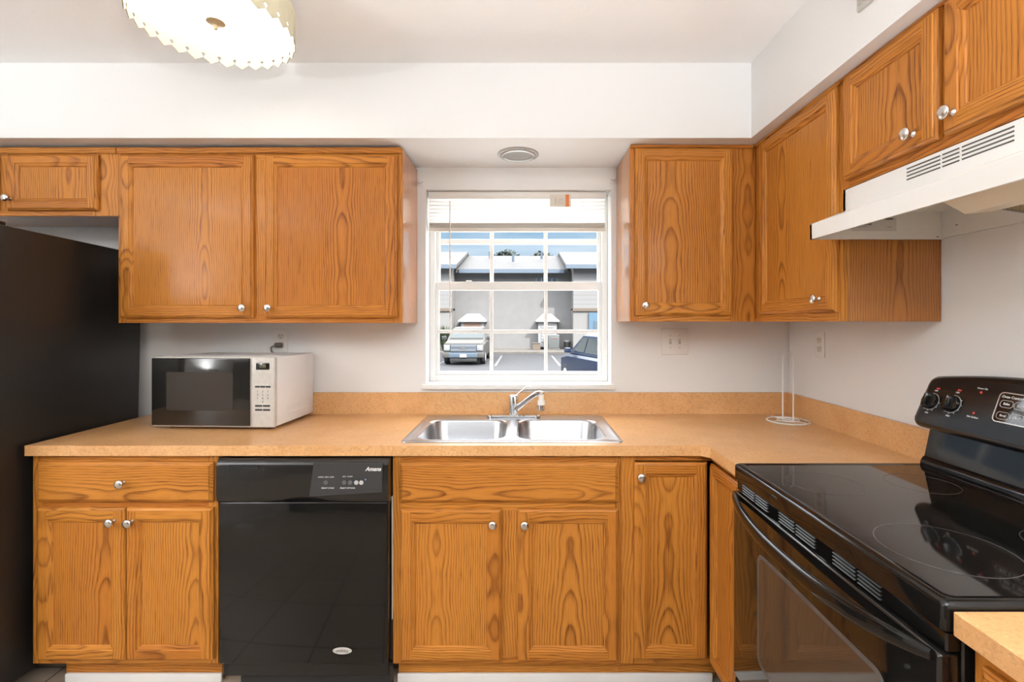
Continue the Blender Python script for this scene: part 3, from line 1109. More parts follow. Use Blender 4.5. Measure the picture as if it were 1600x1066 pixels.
for bx, pale in ((0.395, 0), (0.463, 0), (0.484, 0), (0.507, 1), (0.525, 1)):
    bm = BM()
    lathe(bm, [(0.0078, 0), (0.0078, 0.0015), (0.0060, 0.002), (0.0, 0.0012)], Matrix.Translation((bx, -0.0567, 0.787)) @ TO_FRONT, 18)
    o = obj('button', bm, M['greytxt'] if pale else M['slot'], dp)
    if pale: o['label'] = 'pale round button'
bm = BM(); lathe(bm, [(0.0022, 0), (0.0022, 0.001), (0, 0.0014)], Matrix.Translation((0.540, -0.0567, 0.798)) @ TO_FRONT, 12)
o = obj('indicator_light', bm, pm('blue_led', (0.35, 0.5, 0.9), 0.3), dp); o['label'] = 'small blue indicator'
# steam vent top left
bm = BM()
for k in range(5):
    box(bm, 0.042, 0.148, -0.0585, -0.054, 0.832 + k * 0.0042, 0.8342 + k * 0.0042)
obj('vent_grille', bm, M['dark'], dw)
# oval badge
bm = BM()
lathe(bm, [(0.035, 0), (0.035, 0.0012), (0.032, 0.002), (0, 0.002)], Matrix.Translation((0.452, -0.0462, 0.168)) @ TO_FRONT @ Matrix.Diagonal((1, 0.36, 1, 1)), 36)
bg_ = obj('badge', bm, M['silverp'], dd)
text('lettering', 'AMERICA', 0.0125, face_front(0.452, -0.0484, 0.168), M['darktxt'], bg_, sx=0.85)
bm = BM(); box(bm, 0.004, W_ - 0.006, -0.030, 0.0, 0.062, 0.115, 0.003, 1); obj('kick_plate', bm, M['blackp'], dw)
bm = BM(); box(bm, 0.05, W_ + 0.001, 0.004, 0.02, 0.0, 0.058, 0.002, 1); box(bm, W_ - 0.02, W_ + 0.0015, -0.02, 0.01, 0.03, 0.09, 0.002, 1)
obj('base_pan', bm, M['dark'], dw)
bm = BM(); box(bm, W_ + 0.0005, W_ + 0.004, -0.010, 0.0, 0.26, 0.72, 0.0005, 1); o = obj('tub_edge', bm, M['whitegoo'], dw); o['label'] = 'pale strip in the gap at the right side'


# ------------------------------------------------------------------ refrigerator
rf = thing('refrigerator', 'tall black refrigerator at the left end of the counter', 'refrigerator', (-1.866, -0.100, 0))
rf.rotation_euler = (math.radians(-1.6), 0, 0)
bm = BM(); box(bm, -0.75, 0, -0.64, 0, 0.035, 1.703, 0.006, 2); obj('cabinet_body', bm, M['blackt'], rf)
bm = BM(); box(bm, -0.752, 0.0, -0.715, -0.648, 0.07, 1.13, 0.014, 3); d1 = obj('door', bm, M['blackt'], rf)
bm = BM(); box(bm, -0.752, 0.0, -0.715, -0.648, 1.14, 1.706, 0.014, 3); d2 = obj('freezer_door', bm, M['blackt'], rf)
for d_, za, zb in ((d1, 0.55, 1.09), (d2, 1.18, 1.52)):
    bm = BM(); tube(bm, [(-0.70, -0.716, za), (-0.70, -0.755, za + 0.03), (-0.70, -0.76, (za + zb) / 2), (-0.70, -0.755, zb - 0.03), (-0.70, -0.716, zb)], 0.012, 10)
    obj('handle', bm, M['blackp'], d_)
bm = BM(); box(bm, -0.745, -0.005, -0.645, -0.62, 0.005, 0.034, 0.002); obj('toe_grille', bm, M['dark'], rf)
for x in (-0.70, -0.05):
    bm = BM(); lathe(bm, [(0.018, 0.0), (0.018, 0.02), (0.010, 0.022), (0.010, 0.035)], Matrix.Translation((x, -0.04, 0)), 14); obj('foot', bm, M['dark'], rf)
    bm = BM(); lathe(bm, [(0.018, -0.0155), (0.018, 0.01), (0.010, 0.012), (0.010, 0.035)], Matrix.Translation((x, -0.58, 0)), 14); obj('foot', bm, M['dark'], rf)
bm = BM(); box(bm, -0.10, -0.02, -0.69, -0.60, 1.7035, 1.720, 0.004, 2); obj('hinge_cover', bm, M['blackp'], rf)


# ------------------------------------------------------------------ microwave
mwz = 0.9145
mw = thing('microwave', 'silver and white countertop microwave with dark glass door', 'microwave', (-1.582, -0.359, mwz), math.radians(-2.77))
W_, D_, Hh = 0.536, 0.342, 0.308
bm = BM(); box(bm, 0.002, W_ - 0.002, 0.022, D_, 0.013, Hh - 0.002, 0.005, 2); obj('housing', bm, M['mwwhite'], mw)
bm = BM(); box(bm, 0, W_, 0.0, 0.0215, 0.011, Hh, 0.006, 3); fp = obj('front_panel', bm, M['silverp'], mw)
bm = BM(); box(bm, 0.005, W_ * 0.808, -0.010, -0.0003, 0.019, Hh - 0.004, 0.004, 2); md = obj('door', bm, M['mwglass'], mw)
bm = BM(); prism(bm, rrect(0.072, 0.362, 0.083, 0.246, 0.006, 4), lambda a, b, d: (a, d, b), -0.0112, -0.0095); obj('door_window', bm, M['mwmesh'], md)
bm = BM(); box(bm, 0.457, 0.514, -0.002, 0.0, 0.256, 0.284, 0.002); dsp = obj('display', bm, M['mwglass'], mw)
text('digits', '0:00', 0.016, face_front(0.486, -0.0026, 0.270), pm('display_digits', (0.25, 0.24, 0.14), 0.4), dsp)
for (z, xs) in ((0.184, (0.452, 0.475, 0.498)), (0.1035, (0.452, 0.486)), (0.0865, (0.452, 0.486))):
    wd = 0.021 if len(xs) == 3 else 0.031
    for x in xs:
        bm = BM(); box(bm, x, x + wd, -0.0018, 0.0002, z - 0.0035, z + 0.0035, 0.0008, 1); obj('button', bm, M['dark'], mw)
for r in range(4):
    for c in range(3):
        ch = ('1', '2', '3', '4', '5', '6', '7', '8', '9', '', '0', '')[r * 3 + c]
        if ch:
            text('key_number', ch, 0.011, face_front(0.463 + c * 0.022, -0.0004, 0.164 - r * 0.0145), M['slot'], mw)
for x, z in ((0.463, 0.221), (0.486, 0.221), (0.509, 0.221), (0.463, 0.237), (0.486, 0.237), (0.509, 0.237), (0.463, 0.205), (0.486, 0.205), (0.509, 0.205)):
    bm = BM(); box(bm, x - 0.009, x + 0.009, -0.0008, 0.0004, z - 0.005, z + 0.005, 0.0003, 1); obj('touch_key', bm, M['silverp'], mw)
bm = BM()
for k in range(5):
    box(bm, W_ - 0.003, W_ - 0.0008, 0.10, 0.30, 0.050 + k * 0.011, 0.054 + k * 0.011, 0.0008, 1)
obj('side_vent', bm, M['mwwhite'], mw)
for x, y in ((0.05, 0.06), (W_ - 0.05, 0.06), (0.05, D_ - 0.05), (W_ - 0.05, D_ - 0.05)):
    bm = BM(); lathe(bm, [(0.014, 0.0), (0.014, 0.0125)], Matrix.Translation((x, y, 0)), 14); obj('foot', bm, M['dark'], mw)
# power cord and plug
inv = (Matrix.Translation(mw.location) @ Matrix.Rotation(math.radians(-2.77), 4, 'Z')).inverted()
bm = BM()
P = [inv @ Vector(p) for p in ((-1.222, -0.012, 1.255), (-1.226, -0.040, 1.256), (-1.240, -0.046, 1.246), (-1.243, -0.036, 1.228), (-1.236, -0.012, 1.20), (-1.232, -0.010, 1.10), (-1.232, -0.011, 1.05))]
tube(bm, P, 0.0042, 8)
pc = obj('power_cord', bm, M['cord'], mw)
bm = BM()
box(bm, -1.233, -1.200, -0.034, -0.008, 1.246, 1.268, 0.006, 3, mtx=None)
bmesh.ops.transform(bm, matrix=inv, verts=bm.verts)
obj('plug', bm, M['cord'], pc)


# ------------------------------------------------------------------ outlets and switch
def outlet(label, loc, rz, wide=0.070):
    t = thing('wall_outlet', label, 'outlet', loc, rz, group='wall outlets')
    bm = BM(); box(bm, -wide / 2, wide / 2, -0.006, -0.0003, -0.0575, 0.0575, 0.003, 2); obj('cover_plate', bm, M['whitep'], t)
    for s in (1, -1):
        bm = BM()
        prism(bm, rrect(-0.0165, 0.0165, s * 0.0195 - 0.0145, s * 0.0195 + 0.0145, 0.009, 5), lambda a, b, d: (a, d, b), -0.0078, -0.0055)
        rc = obj('receptacle', bm, M['ivory'], t)
        bm = BM()
        box(bm, -0.008, -0.0055, -0.0084, -0.0077, s * 0.0195, s * 0.0195 + 0.008)
        box(bm, 0.0055, 0.008, -0.0084, -0.0077, s * 0.0195, s * 0.0195 + 0.008)
        lathe(bm, [(0.0025, 0), (0.0025, 0.0006)], Matrix.Translation((0, -0.0078, s * 0.0195 - 0.007)) @ TO_FRONT, 10)
        obj('slots', bm, M['darktxt'], rc)
    bm = BM(); lathe(bm, [(0.003, 0), (0.0028, 0.001), (0, 0.0014)], Matrix.Translation((0, -0.006, 0)) @ TO_FRONT, 10); obj('screw', bm, M['whitep'], t)
    return t


outlet('white wall outlet above the microwave with a cord plugged in', (-1.213, 0, 1.279), 0)
outlet('white wall outlet with nothing plugged in, on the right wall', (XR, -0.254, 1.270), -PI / 2)
t = thing('light_switch', 'white double toggle switch plate right of the window', 'switch', (0.757, 0, 1.273))
bm = BM(); box(bm, -0.066, 0.066, -0.006, -0.0003, -0.066, 0.066, 0.003, 2); obj('cover_plate', bm, M['whitep'], t)
for x in (-0.023, 0.023):
    bm = BM(); box(bm, x - 0.0055, x + 0.0055, -0.0068, -0.0055, -0.0125, 0.0125, 0.0005, 1); sl = obj('toggle_slot', bm, M['vent'], t)
    bm = BM(); box(bm, x - 0.0042, x + 0.0042, -0.016, -0.006, 0.0, 0.009, 0.002, 2, mtx=Matrix.Translation((0, 0, 0))); obj('toggle', bm, M['ivory'], sl)
    for z in (-0.03, 0.03):
        bm = BM(); lathe(bm, [(0.003, 0), (0.0028, 0.001), (0, 0.0014)], Matrix.Translation((x, -0.006, z)) @ TO_FRONT, 10); obj('screw', bm, M['vent'], t)

# ------------------------------------------------------------------ paper towel holder
t = thing('paper_towel_holder', 'empty white wire paper towel holder in the counter corner', 'paper towel holder', (1.214, -0.200, 0.9145))
bm = BM()
R1, R2 = 0.088, 0.045
tube(bm, [(R1 * math.cos(a * PI / 20), R1 * math.sin(a * PI / 20), 0.0035) for a in range(40)], 0.0032, 8, True)
tube(bm, [(R2 * math.cos(a * PI / 16), R2 * math.sin(a * PI / 16), 0.0075) for a in range(32)], 0.0028, 8, True)
for k in range(2):
    a = k * PI / 2 + 0.4
    tube(bm, [(-R1 * math.cos(a), -R1 * math.sin(a), 0.0075), (R1 * math.cos(a), R1 * math.sin(a), 0.0075)], 0.0026, 8)
obj('base_ring', bm, M['wire'], t)
bm = BM()
hw = 0.024
pts = [(-hw, 0, 0.006), (-hw, 0, 0.296)]
for k in range(1, 12):
    a = PI - PI * k / 12
    pts.append((hw * math.cos(a), 0, 0.296 + hw * math.sin(a)))
pts += [(hw, 0, 0.296), (hw, 0, 0.006)]
tube(bm, pts, 0.0032, 8)
obj('wire_loop', bm, M['wire'], t)


# ------------------------------------------------------------------ range
rg = thing('kitchen_range', 'black electric range with glass cooktop and raised control console', 'range', (0, 0, 0))
RY0, RY1 = -1.638, -0.880
YC = (RY0 + RY1) / 2
bm = BM(); box(bm, 0.702, 1.300, RY0 + 0.004, RY1 - 0.004, 0.035, 0.878, 0.003, 1); obj('oven_body', bm, M['blackp'], rg)
bm = BM()
for x in (0.75, 1.25):
    for y in (RY0 + 0.05, RY1 - 0.05):
        lathe(bm, [(0.018, 0), (0.018, 0.036)], Matrix.Translation((x, y, 0)), 12)
obj('levelling_feet', bm, M['dark'], rg)
# cooktop frame with raised rounded lip
bm = BM()
o_ = rrect(0.668, 1.278, RY0, RY1, 0.008, 4)
o1 = rrect(0.670, 1.276, RY0 + 0.002, RY1 - 0.002, 0.008, 4)
o2 = rrect(0.686, 1.264, RY0 + 0.014, RY1 - 0.014, 0.012, 4)
o3 = rrect(0.694, 1.258, RY0 + 0.022, RY1 - 0.022, 0.014, 4)
loft(bm, [[(x, y, 0.879) for x, y in o_], [(x, y, 0.917) for x, y in o_], [(x, y, 0.9225) for x, y in o1], [(x, y, 0.9255) for x, y in rrect(0.676, 1.272, RY0 + 0.006, RY1 - 0.006, 0.01, 4)],
          [(x, y, 0.9255) for x, y in o2], [(x, y, 0.9225) for x, y in o3]])
ck = obj('cooktop', bm, M['black'], rg, angle=50)
bm = BM()
prism(bm, o3, lambda a, b, d: (a, b, d), 0.9226, 0.9234)
gl = obj('glass_surface', bm, M['glassb'], ck)
for x, y, r in ((0.835, YC + 0.19, 0.095), (0.835, YC - 0.19, 0.115), (1.105, YC + 0.19, 0.085), (1.105, YC - 0.19, 0.085)):
    bm = BM()
    lathe(bm, [(r - 0.0018, 0.0), (r - 0.0018, 0.0003), (r, 0.0003), (r, 0.0)], Matrix.Translation((x, y, 0.9234)), 64, cap=False)
    obj('burner_ring', bm, M['ringm'], gl)
# vent strip under the cooktop
bm = BM(); box(bm, 0.676, 0.703, RY0 + 0.004, RY1 - 0.004, 0.842, 0.876, 0.003, 1); vs_ = obj('vent_strip', bm, M['black'], rg)
for (ya, yb) in ((-0.925, -1.000), (-1.008, -1.075), (-1.135, -1.205), (-1.213, -1.290), (-1.355, -1.425), (-1.433, -1.495)):
    bm = BM()
    for k in range(4):
        box(bm, 0.6725, 0.6765, yb, ya, 0.8450 + k * 0.0078, 0.8472 + k * 0.0078, 0.0006, 1)
    obj('vent_grille', bm, M['slatm'], vs_)
# oven door
bm = BM(); box(bm, 0.664, 0.701, RY0 + 0.003, RY1 - 0.003, 0.262, 0.840, 0.006, 3); od = obj('oven_door', bm, M['glassb'], rg)
bm = BM()
ow = rrect(RY0 + 0.115, RY1 - 0.160, 0.402, 0.722, 0.03, 6)
ow2 = rrect(RY0 + 0.126, RY1 - 0.171, 0.413, 0.711, 0.022, 6)
loft(bm, [[(0.6638, a, b) for a, b in ow], [(0.6630, a, b) for a, b in ow], [(0.6630, a, b) for a, b in ow2], [(0.6638, a, b) for a, b in ow2]], cap0=False, cap1=False)
obj('window_border', bm, M['ringm'], od)
bm = BM(); prism(bm, ow2, lambda a, b, d: (d, a, b), 0.6639, 0.6634); obj('door_window', bm, M['ovenglass'], od)
# bowed handle
secs = []
nn = 36
for k in range(nn + 1):
    q = k / nn * 2 - 1
    y = YC - q * (0.758 / 2 - 0.014)
    bow = 0.050 * (1 - abs(q) ** 2.6)
    drop = -0.022 * (1 - q * q)
    hgt = 0.020 * (0.5 + 0.5 * (1 - abs(q) ** 6))
    th = 0.010
    x, z = 0.662 - bow, 0.832 + drop
    ring = []
    for j in range(12):
        a = 2 * PI * j / 12
        ring.append((x + th * math.cos(a) * (1 if bow > 0.004 else 0.6), y, z + hgt * math.sin(a)))
    secs.append(ring)
bm = BM(); loft(bm, secs); hdl = obj('door_handle', bm, M['black'], od, angle=60)
bm = BM(); box(bm, 0.668, 0.701, RY0 + 0.004, RY1 - 0.004, 0.060, 0.252, 0.006, 3); obj('storage_drawer', bm, M['black'], rg)
# rear guard
bm = BM()
pf = [(1.254, 0.9258), (1.256, 0.936), (1.261, 0.944), (1.268, 0.949), (1.292, 1.062), (1.318, 1.062), (1.318, 0.880), (1.279, 0.880)]
loft(bm, [[(x, RY0 + 0.004, z) for x, z in pf], [(x, RY1 - 0.004, z) for x, z in pf]])
obj('rear_guard', bm, M['black'], rg, angle=40)
# console
FA, FB = Vector((1.232, 0, 1.060)), Vector((1.290, 0, 1.190))


def console_section(y, f, top):
    ct_ = Vector((1.283, 0, 1.125))
    pts = [(1.318, 1.050), (1.258, 1.041), (1.246, 1.043), (1.237, 1.048), (1.2325, 1.056), (1.233, 1.066), (1.283, 1.180 + top), (1.290, 1.192 + top), (1.300, 1.198 + top), (1.318, 1.196 + top)]
    res = []
    for x, z in pts:
        res.append((ct_.x + (x - ct_.x) * (1 if x > 1.31 else f), y, ct_.z + (z - ct_.z) * f))
    return res


secs = []
hl = 0.379
for k, (off, f) in enumerate([(0.0, 0.80), (0.003, 0.90), (0.009, 0.965), (0.018, 1.0)]):
    secs.append((YC + hl - off, f))
for k in range(1, 24):
    secs.append((YC + (hl - 0.018) * (1 - k / 12), 1.0))
secs += [(YC - (q[0] - YC), q[1]) for q in reversed(secs[:4])]
bm = BM()
loft(bm, [console_section(y, f, 0.030 * (1 - ((y - YC) / hl) ** 2)) for y, f in secs])
con = obj('control_console', bm, M['blackp'], rg, angle=40)
ez = Vector((-(1.180 - 1.066), 0, (1.283 - 1.233))).normalized()      # outward normal of the sloping face
ey = Vector((1.283 - 1.233, 0, 1.180 - 1.066)).normalized()
ex = Vector((0, -1, 0))


def on_console(y, f, off=0.0006):
    tp = 0.030 * (1 - ((y - YC) / hl) ** 2)
    up = Vector((0.050, 0, 0.114 + tp))
    e2 = up.normalized()
    e3 = ex.cross(e2)
    p = Vector((1.233, y, 1.066)) + up * f + e3 * off
    return frame_mtx(p, ex, e2, e3)


for y in (-0.921, -0.994, -1.524, -1.597):
    m = on_console(y, 0.50)
    bm = BM(); lathe(bm, [(0.0275, 0.0), (0.0275, 0.0008), (0.0262, 0.0008), (0.0262, 0.0)], m, 40, cap=False)
    sc_ = obj('dial_scale', bm, M['greytxt'], con)
    bm = BM()
    for a in range(-210, 31, 30):
        aa = math.radians(a)
        box(bm, 0.0285, 0.0315, -0.0006, 0.0006, 0.0, 0.0005, mtx=m @ Matrix.Rotation(aa, 4, 'Z'))
    obj('tick', bm, M['whitetxt'], sc_)
    text('lettering', 'OFF', 0.0065, m @ Matrix.Translation((0.004, 0.036, 0.0003)), M['whitetxt'], sc_)
    text('lettering', 'Med', 0.0065, m @ Matrix.Translation((0, -0.037, 0.0003)), M['whitetxt'], sc_)
    bm = BM()
    for dx in (0.0, 0.0065):
        box(bm, 0.0015 + dx, 0.0065 + dx, 0.0415, 0.0465, 0, 0.0005, mtx=m)
    obj('mark', bm, M['redtxt'], sc_)
    bm = BM(); lathe(bm, [(0.0255, 0.0), (0.0255, 0.007), (0.0235, 0.011), (0.0, 0.012)], m, 32)
    loft(bm, [[tuple(m @ Vector((x, yy, 0.009))) for x, yy in rrect(-0.0085, 0.0085, -0.0225, 0.0225, 0.008, 5)],
              [tuple(m @ Vector((x * 0.75, yy, 0.022))) for x, yy in rrect(-0.0085, 0.0085, -0.0225, 0.0225, 0.008, 5)],
              [tuple(m @ Vector((x * 0.4, yy * 0.92, 0.026))) for x, yy in rrect(-0.0085, 0.0085, -0.0225, 0.0225, 0.008, 5)]])
    obj('knob', bm, M['glassb'], con)
for y, f, s, dz in ((-1.068, 0.74, 'Power On', 0.0115), (-1.068, 0.32, 'Hot Surface', -0.0115)):
    m = on_console(y, f + 0.06)
    bm = BM(); lathe(bm, [(0.0035, 0), (0.0035, 0.001), (0, 0.0016)], m, 12)
    il = obj('indicator_light', bm, M['redtxt'], con); il['label'] = 'red indicator'
    text('lettering', s, 0.0070, m @ Matrix.Translation((0, dz, 0)), M['whitetxt'], il)
m0 = on_console(YC, 0.56)
bm = BM()
pp = rrect(-0.137, 0.137, -0.041, 0.041, 0.012, 5)
pi_ = rrect(-0.1345, 0.1345, -0.0385, 0.0385, 0.010, 5)
loft(bm, [[tuple(m0 @ Vector((a, b, 0.0))) for a, b in pp], [tuple(m0 @ Vector((a, b, 0.0016))) for a, b in pp], [tuple(m0 @ Vector((a, b, 0.0016))) for a, b in pi_], [tuple(m0 @ Vector((a, b, 0.0004))) for a, b in pi_]], cap0=False, cap1=False)
kb = obj('keypad_border', bm, M['nickel'], con)
bm = BM(); loft(bm, [[tuple(m0 @ Vector((a, b, 0.0))) for a, b in pi_], [tuple(m0 @ Vector((a, b, 0.0006))) for a, b in pi_]]); kp = obj('keypad', bm, M['glassb'], con)
text('lettering', 'Oven Controls', 0.0095, m0 @ Matrix.Translation((-0.100, 0.029, 0.0009)), M['whitetxt'], kp)
for x, y, s in ((-0.112, 0.010, 'Bake'), (-0.076, 0.010, 'Start'), (-0.112, -0.022, 'Broil'), (-0.076, -0.022, 'Clear'), (0.050, 0.012, 'Timer'), (0.092, 0.012, 'Clock'), (0.050, -0.022, '+'), (0.092, -0.022, '-')):
    bm = BM()
    a_ = rrect(x - 0.017, x + 0.017, y - 0.010, y + 0.010, 0.008, 5)
    b_ = rrect(x - 0.0158, x + 0.0158, y - 0.0088, y + 0.0088, 0.007, 5)
    loft(bm, [[tuple(m0 @ Vector((p, q, 0.0006))) for p, q in a_], [tuple(m0 @ Vector((p, q, 0.0011))) for p, q in a_], [tuple(m0 @ Vector((p, q, 0.0011))) for p, q in b_], [tuple(m0 @ Vector((p, q, 0.0006))) for p, q in b_]], cap0=False, cap1=False)
    ob = obj('button_outline', bm, M['greytxt'], kp)
    text('lettering', s, 0.0085, m0 @ Matrix.Translation((x, y, 0.0009)), M['whitetxt'], ob)
bm = BM(); loft(bm, [[tuple(m0 @ Vector((a, b, 0.0006))) for a, b in rrect(-0.026, 0.026, -0.005, 0.024, 0.003, 3)], [tuple(m0 @ Vector((a, b, 0.0010))) for a, b in rrect(-0.026, 0.026, -0.005, 0.024, 0.003, 3)]])
obj('clock_display', bm, M['dark'], kp)


# ------------------------------------------------------------------ range hood
hd = thing('range_hood', 'white under-cabinet range hood over the black range', 'range hood', (0, 0, 0))
HY0, HY1 = -1.638, -0.8775
ZB, ZH = 1.633, 1.788
O = [(1.328, ZH), (1.016, ZH), (1.016, 1.722), (0.912, 1.682), (0.910, 1.680), (0.910, ZB)]
I = [(0.918, ZB), (0.918, 1.676), (1.022, 1.716), (1.022, 1.720), (1.328, 1.720)]
bm = BM()
loft(bm, [[(x, HY0, z) for x, z in O + I], [(x, HY1, z) for x, z in O + I]])
side = O + [(1.328, ZB)]
for ya, yb in ((HY1, HY1 - 0.010), (HY0, HY0 + 0.010)):
    loft(bm, [[(x, ya, z) for x, z in side], [(x, yb, z) for x, z in side]])
box(bm, 1.320, 1.3285, HY0 + 0.01, HY1 - 0.01, ZB + 0.003, 1.72)
obj('hood_shell', bm, M['whitee'], hd, smooth=False)
bm = BM()
for ya, yb in ((-1.232, -1.130), (-1.283, -1.238), (-1.408, -1.290)):
    for k in range(4):
        box(bm, 1.0150, 1.0165, ya, yb, 1.7465 + k * 0.0095, 1.7500 + k * 0.0095)
obj('vent_slots', bm, M['slot'], hd)
bm = BM(); box(bm, 0.9625, 0.9635, -1.40, -1.12, 1.700, 1.7025); obj('crease', bm, M['whitee'], hd)
# lamp cover
bm = BM()
pf = [(0.930, 1.690), (0.936, 1.640), (0.985, 1.613), (1.045, 1.618), (1.120, 1.640), (1.125, 1.705)]
loft(bm, [[(x, -1.610, z) for x, z in pf], [(x, -1.330, z) for x, z in pf], [(x, -1.315, 1.69 + (z - 1.69) * 0.6) for x, z in pf]])
obj('lamp_cover', bm, M['almond'], hd, smooth=False)
# mesh filter, sloping down to the wall
bm = BM()
fa, fb = Vector((1.135, 0, 1.668)), Vector((1.312, 0, 1.640))
for k in range(18):
    p = fa.lerp(fb, k / 17)
    tube(bm, [(p.x, -1.600, p.z), (p.x, -1.195, p.z)], 0.0016, 5)
for k in range(38):
    y = -1.600 + 0.405 * k / 37
    tube(bm, [(fa.x, y, fa.z + 0.001), (fb.x, y, fb.z + 0.001)], 0.0016, 5)
obj('grease_filter', bm, M['filter'], hd, smooth=False)
bm = BM(); tube(bm, [(fa.x, -1.195, fa.z), (fb.x, -1.195, fb.z), (fb.x, -1.600, fb.z), (fa.x, -1.600, fa.z)], 0.004, 6, True); obj('filter_frame', bm, M['steel'], hd)
bm = BM(); box(bm, 1.035, 1.175, -0.8898, -0.8892, 1.658, 1.702)
lb = obj('rating_label', bm, pm('label_grey', (0.66, 0.65, 0.63), 0.5), hd)
lm = lambda x, z: face_front(x, -0.8902, z)
text('lettering', 'NuTone', 0.0165, lm(1.066, 1.681), M['darktxt'], lb, sx=1.1)
text('lettering', 'RANGE HOOD', 0.0055, lm(1.066, 1.671), M['greytxt'], lb)
bm = BM(); box(bm, 1.10, 1.165, -0.8904, -0.8897, 1.694, 1.698); box(bm, 1.145, 1.160, -0.8904, -0.8897, 1.670, 1.6712); obj('print_bar', bm, M['darktxt'], lb)
for x, y, z in ((1.3195, -0.94, 1.667), (1.305, -0.8895, 1.640)):
    bm = BM(); lathe(bm, [(0.003, -0.001), (0.003, 0.001), (0, 0.0014)], Matrix.Translation((x, y, z)), 10); obj('screw', bm, M['slot'], hd)


# ------------------------------------------------------------------ ceiling lights and vent
LX, LY = -1.005, -0.835
dl = thing('ceiling_light', 'round lit drum ceiling light with zigzag cream rim', 'ceiling light', (LX, LY, CEIL))
R = 0.236
bm = BM(); lathe(bm, [(0.20, -0.0003), (0.20, -0.02), (0.225, -0.03), (0.225, -0.034), (0, -0.034)], None, 48); obj('mounting_pan', bm, M['whitee'], dl)
# rim: ring with pointed lower edge and diamond cut-outs
NT = 30
bm = BM()
Z0, Z1, Z2, Z3 = -0.045, -0.108, -0.128, -0.143
rows = []


def rp_(a, z, r=R):
    return (r * math.cos(a), r * math.sin(a), z)


for r in (R, R - 0.0025):
    fs = []
    for k in range(NT):
        a0 = 2 * PI * k / NT
        da = 2 * PI / NT
        dm = 0.16
        P_ = lambda q, z: bm.verts.new(rp_(a0 + q * da, z, r))
        # upper band
        for q in range(2):
            bm.faces.new([P_(q / 2, Z0), P_((q + 1) / 2, Z0), P_((q + 1) / 2, Z1), P_(q / 2, Z1)])
        # tooth: left half and right half, notched at both sides by half diamonds
        bm.faces.new([P_(0, Z1), P_(0.5, Z1), P_(0.5, Z3), P_(0.03, Z2), P_(0.03, Z1 - 0.013), P_(dm, Z1 - 0.007), P_(0, Z1 - 0.0005)])
        bm.faces.new([P_(0.5, Z1), P_(1, Z1), P_(1, Z1 - 0.0005), P_(1 - dm, Z1 - 0.007), P_(0.97, Z1 - 0.013), P_(0.97, Z2), P_(0.5, Z3)])
bmesh.ops.remove_doubles(bm, verts=bm.verts, dist=1e-5)
obj('zigzag_rim', bm, M['shade'], dl, smooth=False)
bm = BM(); lathe(bm, [(R + 0.0005, -0.045), (R + 0.0005, -0.030), (0.2, -0.0305)], None, 64, cap=False); obj('rim_top', bm, M['shade'], dl)
bm = BM(); lathe(bm, [(R - 0.006, -0.088), (R - 0.010, -0.094), (0.15, -0.104), (0.0, -0.108)], None, 64, cap=False); obj('diffuser', bm, M['diff'], dl)
bm = BM(); lathe(bm, [(0.0, -0.1075), (0.026, -0.1085), (0.028, -0.111), (0.012, -0.116), (0.006, -0.120), (0.007, -0.128), (0.004, -0.134), (0.0, -0.136)], None, 24); obj('finial', bm, M['brass'], dl)

# recessed can in the soffit above the window
rl = thing('recessed_light', 'small round recessed light in the soffit above the window', 'recessed light', (-0.025, -0.190, SZ))
bm = BM(); lathe(bm, [(0.094, -0.0003), (0.094, -0.004), (0.090, -0.007), (0.080, -0.007), (0.078, -0.011), (0.070, -0.013), (0.064, -0.009), (0.064, -0.0003)], None, 48, cap=False); obj('trim_ring', bm, pm('satin_ring', (0.46, 0.46, 0.45), 0.32, metal=0.85), rl)
bm = BM(); lathe(bm, [(0.0645, -0.002), (0.0645, -0.007), (0.045, -0.011), (0, -0.013)], None, 40); obj('lens', bm, M['lens'], rl)
for a in (0.45, 2.0, 3.5, 5.1):
    bm = BM(); lathe(bm, [(0.003, -0.0065), (0.003, -0.008), (0, -0.0085)], Matrix.Translation((0.085 * math.cos(a), 0.085 * math.sin(a), 0)), 10); obj('screw', bm, M['slot'], rl)

vt = thing('wall_vent', 'grey vent grille high on the side of the right soffit', 'vent', (0.957, -1.036, 2.250))
bm = BM(); box(bm, -0.010, -0.0003, -0.32, 0.0, 0.0, 0.17, 0.002, 1); obj('vent_frame', bm, M['vent'], vt)
bm = BM()
for k in range(9):
    box(bm, -0.016, -0.0095, -0.305, -0.012, 0.014 + k * 0.0165, 0.0165 + k * 0.0165)
obj('vent_louver', bm, M['vent'], vt)

# fill panel added on the ceiling behind the camera, out of view
for i, (x, y) in enumerate(((-0.30, -3.4),)):
    t = thing('ceiling_light', 'added rectangular fill light over the %s of the room behind the camera' % ('middle', 'rear')[i], 'ceiling light', (x, y, CEIL))
    bm = BM(); box(bm, -0.62, 0.62, -0.24, 0.24, -0.040, -0.0003, 0.006, 2); obj('housing', bm, M['whitee'], t)
    bm = BM(); box(bm, -0.60, 0.60, -0.28, 0.28, -0.150, -0.0405, 0.03, 3); obj('diffuser', bm, M['panel'], t)


